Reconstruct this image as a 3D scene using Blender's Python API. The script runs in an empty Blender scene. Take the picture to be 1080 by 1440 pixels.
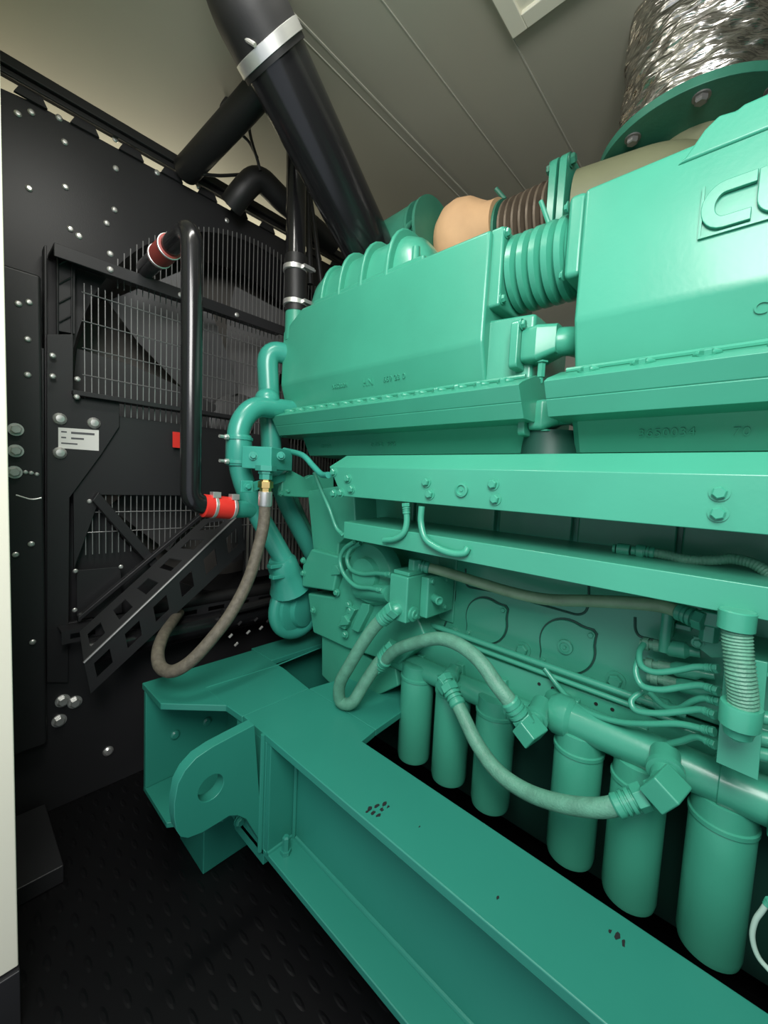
import bpy, bmesh, math, random
from mathutils import Vector, Matrix
random.seed(4)
V = Vector; PI = math.pi
COL = bpy.context.scene.collection
# ------------------------------------------------------------------ camera
YAW, PITCH, ROLL, FPX = .82874, .075416, .0492122, 571.58
CAM = V((0, 0, 1.35))
cy, sy, cp, sp = math.cos(YAW), math.sin(YAW), math.cos(PITCH), math.sin(PITCH)
FW = V((sy*cp, cy*cp, -sp)); R0 = V((cy, -sy, 0)); U0 = R0.cross(FW)
RT = R0*math.cos(ROLL) + U0*math.sin(ROLL); UP = -R0*math.sin(ROLL) + U0*math.cos(ROLL)
def at(px, py, ax, v):
    """point of the real plane  ax = v  that the photograph shows at (px, py)"""
    d = FW*FPX + RT*(px-540) + UP*(720-py); i = 'xyz'.index(ax)
    return CAM + d*((v-CAM[i])/d[i])
cd = bpy.data.cameras.new('camera'); cam = bpy.data.objects.new('camera', cd); COL.objects.link(cam)
cd.sensor_fit = 'HORIZONTAL'; cd.sensor_width = 36; cd.lens = FPX/1080*36; cd.clip_start = .01
M3 = Matrix((RT, UP, -FW)).transposed(); cam.matrix_world = Matrix.Translation(CAM) @ M3.to_4x4()
bpy.context.scene.camera = cam
# ------------------------------------------------------------------ materials
def mat(name, col, rough=.5, metal=0, bump=0, bscale=60, var=0, vscale=6, coat=0, spec=.5, stretch=None, bdist=.002):
    m = bpy.data.materials.new(name); m.use_nodes = True; nt = m.node_tree; N = nt.nodes; L = nt.links
    b = N['Principled BSDF']; b.inputs['Base Color'].default_value = (*col, 1)
    b.inputs['Roughness'].default_value = rough; b.inputs['Metallic'].default_value = metal
    b.inputs['Coat Weight'].default_value = coat; b.inputs['Coat Roughness'].default_value = .15
    b.inputs['Specular IOR Level'].default_value = spec
    tc = N.new('ShaderNodeTexCoord'); src = tc.outputs['Object']
    if stretch:
        mp = N.new('ShaderNodeMapping'); mp.inputs['Scale'].default_value = stretch; L.new(src, mp.inputs[0]); src = mp.outputs[0]
    if var:
        n = N.new('ShaderNodeTexNoise'); n.inputs['Scale'].default_value = vscale; n.inputs['Detail'].default_value = 4
        L.new(src, n.inputs[0]); r = N.new('ShaderNodeValToRGB')
        r.color_ramp.elements[0].position = .3; r.color_ramp.elements[1].position = .7
        r.color_ramp.elements[0].color = (*[c*(1-var) for c in col], 1); r.color_ramp.elements[1].color = (*[min(1, c*(1+var)) for c in col], 1)
        L.new(n.outputs['Fac'], r.inputs[0]); L.new(r.outputs[0], b.inputs['Base Color'])
    if bump:
        n2 = N.new('ShaderNodeTexNoise'); n2.inputs['Scale'].default_value = bscale; n2.inputs['Detail'].default_value = 3
        L.new(src, n2.inputs[0]); bp = N.new('ShaderNodeBump'); bp.inputs['Strength'].default_value = bump; bp.inputs['Distance'].default_value = bdist
        L.new(n2.outputs['Fac'], bp.inputs['Height']); L.new(bp.outputs[0], b.inputs['Normal'])
    return m
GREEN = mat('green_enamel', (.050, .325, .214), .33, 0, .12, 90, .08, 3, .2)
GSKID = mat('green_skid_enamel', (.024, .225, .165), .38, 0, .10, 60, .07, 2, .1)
GHOSE = mat('overpainted_hose', (.10, .29, .20), .5, 0, .6, 220, .15, 40)
GPIPE = mat('pipe_enamel', (.042, .33, .25), .30, 0, .05, 60, .05, 3, .2)
GDARK = mat('turbo_enamel', (.030, .17, .11), .45, 0, .3, 60, .15, 8)
OLIVE = mat('heat_paint', (.20, .21, .12), .55, 0, .1, 50, .08, 5)
BLACK = mat('black_powder_coat', (.020, .020, .0215), .42, 0, .12, 200, .1, 3)
BPIPE = mat('black_gloss_pipe', (.010, .010, .011), .22, 0, .03, 60, 0, 1, .3)
RUBBER = mat('black_rubber', (.012, .012, .012), .5, 0, .1, 120)
RED = mat('red_silicone', (.72, .035, .025), .42, 0, .1, 150)
STEEL = mat('zinc_steel', (.80, .80, .77), .36, .8)
WIRE = mat('dull_wire', (.42, .42, .42), .38, .7)
BRASS = mat('brass', (.75, .55, .22), .3, 1)
BRAID = mat('braided_hose', (.13, .115, .085), .6, 0, .8, 300, .25, 60)
FOIL = mat('aluminium_foil', (.66, .63, .59), .25, 1, .7, 8, 0, 1, 0, .5, (1, 1, 6), .03)
TAN = mat('tan_lagging', (.58, .36, .19), .8, 0, .4, 40, .1, 8)
BROWN = mat('rusty_bellows', (.16, .125, .09), .5, .3, .2, 60, .25, 12)
CREAM = mat('cream_panel', (.80, .78, .64), .5, 0, .05, 30, .03, 2)
CEIL = mat('ceiling_paint', (.40, .385, .31), .50, 0, .08, 6, .06, 1.2)
WALLM = mat('wall_paint', (.48, .47, .40), .6, 0, .05, 10, .04, 1.5)
WHITE = mat('white_paper', (.85, .84, .80), .6)
INK = mat('ink', (.12, .12, .13), .7)
CORE = mat('radiator_fins', (.23, .22, .20), .5, .4)
FAN = mat('grey_fan', (.10, .10, .10), .5)
DARKM = mat('dark_green_paint', (.012, .07, .05), .5, 0, .1, 40)
# floor: black tread plate
FLOORM = mat('black_tread_plate', (.0035, .0035, .004), .45, spec=.25)
nt = FLOORM.node_tree; tc = nt.nodes.new('ShaderNodeTexCoord'); mp = nt.nodes.new('ShaderNodeMapping')
mp.inputs['Rotation'].default_value = (0, 0, PI/4); mp.inputs['Scale'].default_value = (28, 9, 1)
nt.links.new(tc.outputs['Object'], mp.inputs[0]); vo = nt.nodes.new('ShaderNodeTexVoronoi'); vo.inputs['Randomness'].default_value = 0; vo.inputs['Scale'].default_value = 1
nt.links.new(mp.outputs[0], vo.inputs[0]); rp = nt.nodes.new('ShaderNodeValToRGB'); rp.color_ramp.elements[0].color = (1, 1, 1, 1); rp.color_ramp.elements[1].color = (0, 0, 0, 1)
rp.color_ramp.elements[0].position = .12; rp.color_ramp.elements[1].position = .25
nt.links.new(vo.outputs['Distance'], rp.inputs[0]); bp = nt.nodes.new('ShaderNodeBump'); bp.inputs['Strength'].default_value = .5; bp.inputs['Distance'].default_value = .003
nt.links.new(rp.outputs[0], bp.inputs['Height']); nt.links.new(bp.outputs[0], nt.nodes['Principled BSDF'].inputs['Normal'])
# ------------------------------------------------------------------ mesh helpers
def NB(): return bmesh.new()
def box(bm, lo, hi):
    x0, y0, z0 = lo; x1, y1, z1 = hi
    v = [bm.verts.new(p) for p in ((x0,y0,z0),(x1,y0,z0),(x1,y1,z0),(x0,y1,z0),(x0,y0,z1),(x1,y0,z1),(x1,y1,z1),(x0,y1,z1))]
    for f in ((0,3,2,1),(4,5,6,7),(0,1,5,4),(1,2,6,5),(2,3,7,6),(3,0,4,7)): bm.faces.new([v[i] for i in f])
    return bm
def loft(bm, rings, caps=True, close=True):
    R = [[bm.verts.new(p) for p in r] for r in rings]
    for a, b in zip(R, R[1:]):
        n = len(a)
        for i in range(n if close else n-1):
            j = (i+1) % n; bm.faces.new((a[i], a[j], b[j], b[i]))
    if caps: bm.faces.new(list(reversed(R[0]))); bm.faces.new(R[-1])
    return bm
def prism(bm, pts, ax, depth):
    d = V((0, 0, 0)); d['xyz'.index(ax)] = depth
    return loft(bm, [[V(p) for p in pts], [V(p)+d for p in pts]])
def pprism(bm, px, ax, v, depth): return prism(bm, [at(a, b, ax, v) for a, b in px], ax, depth)
def frame_of(d):
    d = V(d).normalized(); a = V((0, 0, 1)) if abs(d.z) < .9 else V((1, 0, 0))
    u = d.cross(a).normalized(); return d, u, d.cross(u).normalized()
def lathe(bm, p0, d, prof, seg=32, rot=0, caps=True):
    """prof: (distance along d, radius)"""
    d, u, w = frame_of(d); p0 = V(p0)
    return loft(bm, [[p0+d*t+(u*math.cos(a)+w*math.sin(a))*max(r, 1e-4) for a in [rot+2*PI*k/seg for k in range(seg)]] for t, r in prof], caps)
def cyl(bm, a, b, r, seg=24, r2=None, rot=0):
    a, b = V(a), V(b); return lathe(bm, a, b-a, [(0, r), ((b-a).length, r if r2 is None else r2)], seg, rot)
def spline(pts, n=8):
    P = [V(p) for p in pts]
    if len(P) < 3: return P
    P = [P[0]*2-P[1]] + P + [P[-1]*2-P[-2]]; out = []
    for i in range(1, len(P)-2):
        a, b, c, d = P[i-1:i+3]
        for k in range(n):
            t = k/n; out.append(.5*((2*b)+(c-a)*t+(2*a-5*b+4*c-d)*t*t+(3*b-a-3*c+d)*t**3))
    out.append(P[-2]); return out
def fillet(pts, r, n=8):
    P = [V(p) for p in pts]; out = [P[0]]
    for i in range(1, len(P)-1):
        a, b, c = P[i-1:i+2]; rr = min(r, (a-b).length*.49, (c-b).length*.49)
        s = b+(a-b).normalized()*rr; e = b+(c-b).normalized()*rr
        for k in range(n+1):
            t = k/n; out.append(s*(1-t)**2+b*2*t*(1-t)+e*t*t)
    out.append(P[-1]); return out
def tube(bm, path, r, seg=16, rf=None):
    P = [path[0]]
    for p in path[1:]:
        if (p-P[-1]).length > 1e-5: P.append(p)
    T = [(P[min(i+1, len(P)-1)]-P[max(i-1, 0)]).normalized() for i in range(len(P))]
    _, u, w = frame_of(T[0]); rings = []; L = 0
    for i, p in enumerate(P):
        if i: L += (p-P[i-1]).length
        u = (u-T[i]*u.dot(T[i])).normalized(); w = T[i].cross(u); rr = r if rf is None else rf(L)
        rings.append([p+(u*math.cos(a)+w*math.sin(a))*rr for a in [2*PI*k/seg for k in range(seg)]])
    return loft(bm, rings)
def resample(path, step):
    out = [path[0]]; acc = 0
    for a, b in zip(path, path[1:]):
        L = (b-a).length; t = step-acc
        while t < L: out.append(a+(b-a)*(t/L)); t += step
        acc = (acc+L) % step
    out.append(path[-1]); return out
def sphere(bm, c, r, sc=(1, 1, 1)):
    m = Matrix.Translation(V(c)) @ Matrix.Diagonal((*sc, 1))
    bmesh.ops.create_uvsphere(bm, u_segments=24, v_segments=14, radius=r, matrix=m); return bm
WL = {}
def build(name, bm, m, parent=None, bevel=0, seg=2, origin=None, sharp=34):
    bmesh.ops.recalc_face_normals(bm, faces=bm.faces)
    if parent is not None: o0 = WL[parent.name]
    elif origin is not None: o0 = V(origin)
    else:
        xs = [v.co for v in bm.verts]
        o0 = V(((min(c.x for c in xs)+max(c.x for c in xs))/2, (min(c.y for c in xs)+max(c.y for c in xs))/2, min(c.z for c in xs)))
    bmesh.ops.translate(bm, verts=bm.verts, vec=-o0)
    me = bpy.data.meshes.new(name); bm.to_mesh(me); bm.free(); me.materials.append(m)
    for p in me.polygons: p.use_smooth = True
    me.set_sharp_from_angle(angle=math.radians(sharp))
    o = bpy.data.objects.new(name, me); COL.objects.link(o)
    if parent is not None: o.parent = parent
    else: o.location = o0
    WL[o.name] = o0.copy()
    if bevel:
        b = o.modifiers.new('bevel', 'BEVEL'); b.width = bevel; b.segments = seg; b.limit_method = 'ANGLE'; b.angle_limit = math.radians(sharp); b.harden_normals = True
    return o
def tag(o, label, cat, group=None):
    o['label'] = label; o['category'] = cat
    if group: o['group'] = group
    return o
def thing(name, loc, label, cat, group=None):
    o = bpy.data.objects.new(name, None); COL.objects.link(o); o.location = loc; o.empty_display_size = .05
    WL[o.name] = V(loc); return tag(o, label, cat, group)
def struct(name, bm, m, bevel=0):
    o = build(name, bm, m, None, bevel); o['kind'] = 'structure'; return o
BOLTS = {}
def bolt_mesh(d, r, m, hexa):
    k = (tuple(round(c, 3) for c in d), r, m.name, hexa)
    if k not in BOLTS:
        bm = NB()
        if hexa:
            lathe(bm, (0, 0, 0), d, [(0, r*1.35), (r*.25, r*1.35), (r*.25, r*.5)], 20)
            lathe(bm, V(d).normalized()*r*.2, d, [(0, r), (r*.7, r), (r*.9, r*.8)], 6, .3)
        else: lathe(bm, (0, 0, 0), d, [(0, r), (r*.3, r*.95), (r*.6, r*.6), (r*.65, r*.1)], 14)
        bmesh.ops.recalc_face_normals(bm, faces=bm.faces)
        me = bpy.data.meshes.new('bolt'); bm.to_mesh(me); bm.free(); me.materials.append(m)
        for p in me.polygons: p.use_smooth = True
        me.set_sharp_from_angle(angle=math.radians(30)); BOLTS[k] = me
    return BOLTS[k]
def bolts(parent, pts, d, r, m, hexa=True, name='bolt'):
    for p in pts:
        o = bpy.data.objects.new(name, bolt_mesh(d, r, m, hexa)); COL.objects.link(o)
        o.parent = parent; o.location = V(p)-WL[parent.name]
def copy_tree(o, parent=None):
    c = o.copy(); COL.objects.link(c); c.parent = parent
    for ch in list(o.children): copy_tree(ch, c)
    return c
def text_mesh(s, size, depth, origin, xdir, ydir):
    cu = bpy.data.curves.new('lettering', 'FONT'); cu.body = s; cu.size = size; cu.extrude = depth; cu.space_character = 1.15
    o = bpy.data.objects.new('lettering', cu); COL.objects.link(o)
    bpy.context.view_layer.update()
    me = bpy.data.meshes.new_from_object(o.evaluated_get(bpy.context.evaluated_depsgraph_get()))
    bpy.data.objects.remove(o); bm = NB(); bm.from_mesh(me); bpy.data.meshes.remove(me)
    x = V(xdir).normalized(); z = x.cross(V(ydir)).normalized(); y = z.cross(x)
    mm = Matrix((x, y, z)).transposed().to_4x4(); mm.translation = V(origin)
    bmesh.ops.transform(bm, matrix=mm, verts=bm.verts); return bm
def slotted(bm, A0, A1, B0, B1, n, th, margin=.25, duty=.55, lead=.0):
    """plate between the edges A0-A1 and B0-B1 with a row of n oblong slots; th = thickness vector"""
    A0, A1, B0, B1, th = map(V, (A0, A1, B0, B1, th))
    def P(s, t): return (A0+(A1-A0)*s)*(1-t)+(B0+(B1-B0)*s)*t
    ss = [0]; hole = []
    for k in range(n):
        c = lead+(k+.5)/n*(1-lead); h = duty/n/2*(1-lead); ss += [c-h, c+h]
    ss.append(1); ts = [0, margin, 1-margin, 1]
    for i in range(len(ss)-1):
        for j in range(3):
            if j == 1 and i % 2 == 1: continue
            q = [P(ss[i], ts[j]), P(ss[i+1], ts[j]), P(ss[i+1], ts[j+1]), P(ss[i], ts[j+1])]
            loft(bm, [q, [p+th for p in q]])
    bmesh.ops.remove_doubles(bm, verts=bm.verts, dist=1e-5)
    return bm
# ================================================================== THE ROOM
CZ = 2.85
struct('floor', box(NB(), (-.05, -3, -.03), (2.45, 2.95, 0)), FLOORM)
struct('ceiling', box(NB(), (-.05, -3, CZ), (2.45, 2.95, CZ+.03)), CEIL)
struct('wall_right', box(NB(), (2.42, -3, 0), (2.45, 2.95, CZ)), WALLM)
struct('wall_back', box(NB(), (-.05, 2.92, 0), (2.42, 2.95, CZ)), WALLM)
struct('wall_front', box(NB(), (-.05, -3, 0), (2.42, -2.97, CZ)), WALLM)
bm = NB(); jx = at(15.5, 700, 'y', 1.2).x
pts = [at(18, 0, 'y', 1.2), at(10, 1368, 'y', 1.2)]
box(bm, (-.05, 1.2, .155), (.098, 1.235, CZ)); box(bm, (-.05, 1.235, 0), (.03, 2.92, CZ))
struct('wall_left', bm, CREAM, .003)
struct('trim_1', box(NB(), (-.05, 1.19, 0), (.10, 1.24, .15)), BLACK, .003)
bm = NB(); box(bm, (-.05, -3, 0), (0, -.9, CZ)); box(bm, (-.05, -.9, 2.5), (0, 1.2, CZ)); struct('wall_left_rear', bm, WALLM)
# seams of the ceiling sheets
for i, (yy, w) in enumerate(((.74, .004), (1.247, .007), (1.285, .003), (1.0, .003))):
    struct('trim_%d' % (i+2), box(NB(), (0, yy-w/2, CZ-.003), (2.42, yy+w/2, CZ)), WALLM)
# ceiling hatch / lamp frame
hc = at(722, 42, 'z', CZ)
t = thing('ceiling_hatch', (hc.x-.22, hc.y-.25, CZ-.03), 'square cream framed hatch in the ceiling beside the foil pipe', 'hatch')
bm = NB(); a = (hc.x-.46, hc.y-.5, CZ-.03); b = (hc.x, hc.y, CZ-.0005); w = .05
box(bm, a, (b[0], a[1]+w, b[2])); box(bm, (a[0], b[1]-w, a[2]), b); box(bm, (a[0], a[1]+w, a[2]), (a[0]+w, b[1]-w, b[2])); box(bm, (b[0]-w, a[1]+w, a[2]), (b[0], b[1]-w, b[2]))
build('hatch_frame', bm, CREAM, t, .003)
bm = NB(); build('hatch_panel', box(bm, (a[0]+w, a[1]+w, CZ-.018), (b[0]-w, b[1]-w, CZ-.0005)), CREAM, t)
# ================================================================== SKID
sk = thing('skid_frame', (.7, .4, .2), 'heavy green steel skid beam under the engine with flat top flange', 'frame')
ZT, ZB = .60, .227
XO, XI = .62, .805
n1, n2 = at(511, 1041, 'z', ZT), at(527, 1027, 'z', ZT)
hole = [at(400, 940, 'z', ZT), at(437, 963, 'z', ZT), at(450, 955, 'z', ZT), at(470, 918, 'z', ZT)]
bm = NB(); TH = .022
out = [(XO, -1.0), (XI, -1.0), (XI, .78), (.87, .785), (.87, 1.30)]
prism(bm, [(x, y, ZT-TH) for x, y in [(XO, -1.0), (XI, -1.0), (XI, .78), (.872, .79), (.872, 1.12), (XO, 1.12)]], 'z', TH)
prism(bm, [(x, y, ZT-TH) for x, y in [(XO, 1.12), (.872, 1.12), (.893, 1.31), (.893, 1.54), (.462, 1.54), (.462, 1.36), (.609, 1.211), (.616, 1.12)]], 'z', TH)
prism(bm, [(x, y, ZT-TH) for x, y in [(.893, 1.40), (1.9, 1.40), (1.9, 1.56), (.893, 1.56)]], 'z', TH)
prism(bm, [(x, y, ZT-TH) for x, y in [(.872, .79), (1.3, .82), (1.3, 1.05), (.872, 1.12)]], 'z', TH)
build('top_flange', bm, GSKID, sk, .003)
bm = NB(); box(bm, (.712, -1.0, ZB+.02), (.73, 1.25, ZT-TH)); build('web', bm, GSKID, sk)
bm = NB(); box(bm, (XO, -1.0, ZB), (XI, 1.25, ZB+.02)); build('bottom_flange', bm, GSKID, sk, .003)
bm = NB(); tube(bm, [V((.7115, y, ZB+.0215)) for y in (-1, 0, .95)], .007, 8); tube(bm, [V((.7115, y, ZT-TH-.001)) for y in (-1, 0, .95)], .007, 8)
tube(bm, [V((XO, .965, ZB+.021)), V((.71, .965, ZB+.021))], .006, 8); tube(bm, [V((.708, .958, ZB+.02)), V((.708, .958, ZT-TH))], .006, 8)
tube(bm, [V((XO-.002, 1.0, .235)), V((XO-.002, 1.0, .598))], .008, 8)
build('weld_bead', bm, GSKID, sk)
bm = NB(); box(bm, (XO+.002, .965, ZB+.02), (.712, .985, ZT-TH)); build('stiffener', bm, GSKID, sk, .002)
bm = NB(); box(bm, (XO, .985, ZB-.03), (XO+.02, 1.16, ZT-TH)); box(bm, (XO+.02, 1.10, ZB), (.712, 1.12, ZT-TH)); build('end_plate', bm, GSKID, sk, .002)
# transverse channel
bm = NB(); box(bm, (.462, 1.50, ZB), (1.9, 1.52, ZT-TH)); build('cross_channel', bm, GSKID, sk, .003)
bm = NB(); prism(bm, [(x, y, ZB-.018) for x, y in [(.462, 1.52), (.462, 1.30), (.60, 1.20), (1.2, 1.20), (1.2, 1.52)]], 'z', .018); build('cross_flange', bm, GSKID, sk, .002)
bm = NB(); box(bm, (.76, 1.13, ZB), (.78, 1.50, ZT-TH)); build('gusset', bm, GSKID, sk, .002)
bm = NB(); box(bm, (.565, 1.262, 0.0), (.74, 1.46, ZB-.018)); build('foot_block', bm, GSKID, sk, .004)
bolts(sk, [at(246, 1033, 'y', 1.50), at(291, 1014, 'y', 1.50)], (0, -1, 0), .017, GSKID, False)
bolts(sk, [at(336, 1154, 'y', 1.1)], (0, -1, 0), .013, GSKID)
# seam weld on platform
bm = NB(); tube(bm, [at(289, 967, 'z', ZT), at(391, 935, 'z', ZT), at(448, 912, 'z', ZT)], .003, 6); tube(bm, [at(289, 967, 'z', ZT), at(320, 992, 'z', ZT)], .002, 6)
build('weld_seam', bm, GSKID, sk)
bm = NB(); lathe(bm, (.66, .93, ZB+.02), (0, 0, 1), [(0, .016), (.012, .016), (.012, .011), (.05, .011), (.055, .007)], 6); build('grounding_stud', bm, GSKID, sk)
# lifting lug
lp = [(358, 1019), (345, 1026), (322, 1038), (298, 1051), (276, 1066), (260, 1084), (250, 1103), (245, 1130), (245, 1150), (248, 1168), (254, 1177), (264, 1179), (285, 1171), (308, 1157), (322, 1148), (334, 1147), (346, 1152), (356, 1168), (370, 1190)]
LP = [at(a, b, 'y', 1.0) for a, b in lp]
hc2 = at(297, 1108, 'y', 1.0); HR = .034
bm = NB(); th = .036
HOLE = [hc2+V((math.cos(2*PI*k/40)*HR, 0, math.sin(2*PI*k/40)*HR)) for k in range(40)]
for yy in (0, th):
    for L_ in (LP, HOLE):
        vs = [bm.verts.new(p+V((0, yy, 0))) for p in L_]
        for k in range(len(vs)): bm.edges.new((vs[k], vs[(k+1) % len(vs)]))
    lim = [e for e in bm.edges if not e.link_faces and all(abs(v.co.y-(1.0+yy)) < 1e-5 for v in e.verts)]
    bmesh.ops.triangle_fill(bm, edges=lim, use_beauty=True)
for L_ in (LP, HOLE): loft(bm, [L_, [p+V((0, th, 0)) for p in L_]], False)
bmesh.ops.remove_doubles(bm, verts=bm.verts, dist=1e-5)
bmesh.ops.dissolve_limit(bm, angle_limit=.01, verts=bm.verts, edges=bm.edges)
build('lifting_lug', bm, GSKID, sk, .002)
# paint chips on the flange
bm = NB()
for (px, py, s) in ((520, 1136, 1), (530, 1133, .7), (540, 1130, .8), (524, 1143, .9), (532, 1146, .8), (537, 1138, .6), (546, 1134, .5), (516, 1141, .6), (590, 1162, .3), (868, 1316, .7), (858, 1309, .4), (877, 1326, .6), (700, 1262, .4)):
    p = at(px, py, 'z', ZT+.0012); a0 = random.uniform(0, 6)
    prism(bm, [p+V((math.cos(a0+k*2*PI/7)*.011*s*random.uniform(.4, 1.2), math.sin(a0+k*2*PI/7)*.006*s*random.uniform(.5, 1.2), 0)) for k in range(7)], 'z', -.002)
build('paint_chip', bm, BLACK, sk)
# ================================================================== ENGINE BLOCK
eb = thing('engine_block', (1.4, .4, .25), 'green cast engine block with round access covers behind the oil filters', 'engine')
BX = 1.12
bm = NB()
box(bm, (BX, -.8, .86), (1.95, 1.15, 1.16)); box(bm, (BX+.035, -.8, 1.16), (1.95, 1.15, 1.43))
build('crankcase', bm, GREEN, eb, .006)
for y0, y1 in ((.90, 1.10), (.585, .89), (.36, .57), (.13, .345), (-.3, .12)): build('side_panel', box(NB(), (BX+.015, y0, 1.18), (BX+.04, y1, 1.33)), GREEN, eb, .006)
bm = NB(); box(bm, (BX-.045, -.8, .755), (1.9, 1.12, .85)); build('pan_rail', bm, GREEN, eb, .004)
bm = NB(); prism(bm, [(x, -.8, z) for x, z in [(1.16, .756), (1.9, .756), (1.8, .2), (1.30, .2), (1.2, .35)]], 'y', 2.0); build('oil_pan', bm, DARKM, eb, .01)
# recessed lines of the casting, raised panels
def rrect(c, hy, hz, r, n=6, sq=1.0):
    P = []
    for q, (sy_, sz_) in enumerate(((1, 1), (-1, 1), (-1, -1), (1, -1))):
        for k in range(n+1):
            a = q*PI/2+k*PI/2/n; P.append(V((c[0], c[1]+sy_*(hy-r)+math.cos(a)*r, c[2]+sz_*(hz-r)+math.sin(a)*r)))
    return P
def round_cover(px, py, rpx, rad, boss):
    c = at(px, py, 'x', BX); P = []
    for k in range(40):
        a = 2*PI*k/40; rr = rad
        for ca in (math.radians(140), math.radians(-45)):      # two eared corners
            dd = abs((a-ca+PI) % (2*PI)-PI); rr = max(rr, rad*(1+.26*math.exp(-(dd/.22)**2)))
        P.append(V((BX-.009, c.y+math.cos(a)*rr*.98, c.z+math.sin(a)*rr)))
    bm = NB(); prism(bm, P, 'x', .02)
    o = build('access_cover', bm, GREEN, eb, .003)
    bm = NB(); P2 = [V((BX-.003, c.y+(p.y-c.y)*1.06, c.z+(p.z-c.z)*1.06)) for p in P]; prism(bm, P2, 'x', .01)
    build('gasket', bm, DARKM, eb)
    e = rad*1.10
    bolts(o, [V((BX-.009, c.y+e*math.cos(a), c.z+e*math.sin(a))) for a in (math.radians(140), math.radians(-45))], (-1, 0, 0), .007, GREEN)
    if boss:
        bm = NB(); lathe(bm, c+V((-.008, 0, 0)), (-1, 0, 0), [(0, .02), (.008, .019), (.009, .013), (.006, .012), (.006, .004), (.012, .004)], 24)
        build('boss_plug', bm, GREEN, o)
round_cover(684, 872, 36, .068, False); round_cover(797, 908, 46, .070, True)
round_cover(560, 840, 36, .066, False); 
bolts(eb, [at(736, 913, 'x', BX), at(866, 956, 'x', BX), at(637, 889, 'x', BX)], (-1, 0, 0), .0165, GREEN)
# pressed seam lines on the block (raised beads)
bm = NB()
for L in ([(640, 800), (640, 845), (625, 880)], [(655, 800), (655, 825), (700, 833), (760, 850), (812, 865), (823, 862), (828, 850), (828, 820)], [(893, 868), (893, 885), (898, 895), (940, 905)]):
    tube(bm, fillet([at(a, b, 'x', BX-.001) for a, b in L], .02), .003, 8)
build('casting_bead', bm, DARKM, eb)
bm = NB(); box(bm, (BX-.006, at(640, 850, 'x', BX).y, .90), (BX+.01, at(615, 850, 'x', BX).y, 1.13)); build('raised_pad', bm, GREEN, eb, .004)
# holes in pan rail
for px, py in ((758, 962), (777, 968), (838, 990), (861, 998)):
    p = at(px, py, 'x', BX-.046); build('rail_hole', cyl(NB(), p, p+V((.01, 0, 0)), .0045, 12), RUBBER, eb)
# two rails of tube along the block
tr = thing('tube_pair', (1.07, .5, .86), 'pair of thin green steel tubes running along the base of the block', 'pipe')
for dz, rr in ((0, .0085), (-.022, .0065)):
    bm = NB(); A, B = at(560, 862, 'x', 1.065), at(965, 1006, 'x', 1.065); A.z += dz; B.z += dz; tube(bm, [A, (A+B)/2, B], rr, 12); build('tube', bm, GREEN, tr)
# ---------------- front gear housing
gh = thing('gear_housing', (1.1, 1.15, .6), 'green cast gear housing at the front end of the engine', 'engine')
bm = NB(); pprism(bm, [(432, 690), (497, 680), (500, 740), (476, 765), (474, 790), (440, 775)], 'x', 1.02, .5); build('upper_column', bm, GREEN, gh, .006)
bm = NB(); pprism(bm, [(437, 772), (478, 783), (468, 832), (424, 825), (425, 795)], 'x', .985, .4); build('shoulder', bm, GREEN, gh, .008)
bm = NB(); pprism(bm, [(432, 834), (470, 840), (485, 800), (560, 800), (600, 900), (560, 935), (487, 912), (440, 890)], 'x', 1.01, .4); build('lower_casting', bm, GREEN, gh, .008)
bm = NB(); pprism(bm, [(452, 892), (490, 908), (525, 930), (556, 940), (560, 965), (515, 985), (462, 960), (452, 950)], 'x', 1.03, .35); build('engine_foot', bm, GREEN, gh, .006)
bm = NB(); c = at(522, 806, 'x', 1.0); lathe(bm, c+V((.03, 0, 0)), (-1, 0, 0), [(0, .115), (.03, .112), (.045, .10), (.05, .06), (.07, .055), (.072, .01)], 36); build('pump_cover', bm, GREEN, gh)
bolts(gh, [at(a, b, 'x', .985) for a, b in ((427, 788), (427, 806), (441, 858))], (-1, 0, 0), .010, GREEN)
bolts(gh, [at(a, b, 'x', 1.0) for a, b in ((474, 833), (491, 850), (486, 892), (493, 858), (473, 801))], (-1, 0, 0), .011, GREEN)
# pale lifting tabs
for a, b in ((470, 802), (482, 873)):
    bm = NB(); pprism(bm, [(a-5, b+7), (a-2, b-7), (a+2, b-7), (a+8, b+2), (a+7, b+6)], 'x', .98, .012); build('tab', bm, GREEN, gh, .002)
bm = NB(); pprism(bm, [(493, 885), (508, 848), (519, 850), (518, 860), (503, 890)], 'x', .985, .04); pprism(bm, [(474, 880), (490, 852), (499, 858), (484, 886)], 'x', .99, .04); build('ribbed_boss', bm, GREEN, gh, .004)
# ================================================================== RAILS
ub = thing('upper_rail', (.9, .3, 1.29), 'long green box rail with paired bolts under the cylinder covers', 'rail')
yA, yB = at(463, 657, 'x', .85).y, -.9
bm = NB()
prof = [(.85, 1.388), (.905, 1.428), (1.12, 1.428), (1.12, 1.40), (.91, 1.40), (.865, 1.375), (.865, 1.297), (.85, 1.297)]
r0 = [V((x, yA if z > 1.31 else at(485, 703, 'x', .85).y, z)) for x, z in prof]
r0 = [V((x, (at(463, 657, 'x', .85).y if z > 1.34 else at(480, 702, 'x', .85).y)-(.02 if x > .9 else 0), z)) for x, z in prof]
loft(bm, [r0, [V((x, yB, z)) for x, z in prof]]); build('rail', bm, GREEN, ub, .002)
bolts(ub, [at(a, b, 'x', .85) for a, b in ((470, 664), (490, 673), (495, 688), (480, 693), (470, 694), (600, 678), (605, 695), (694, 681), (697, 702), (1012, 693), (1010, 722))], (-1, 0, 0), .0105, GREEN)
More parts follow.
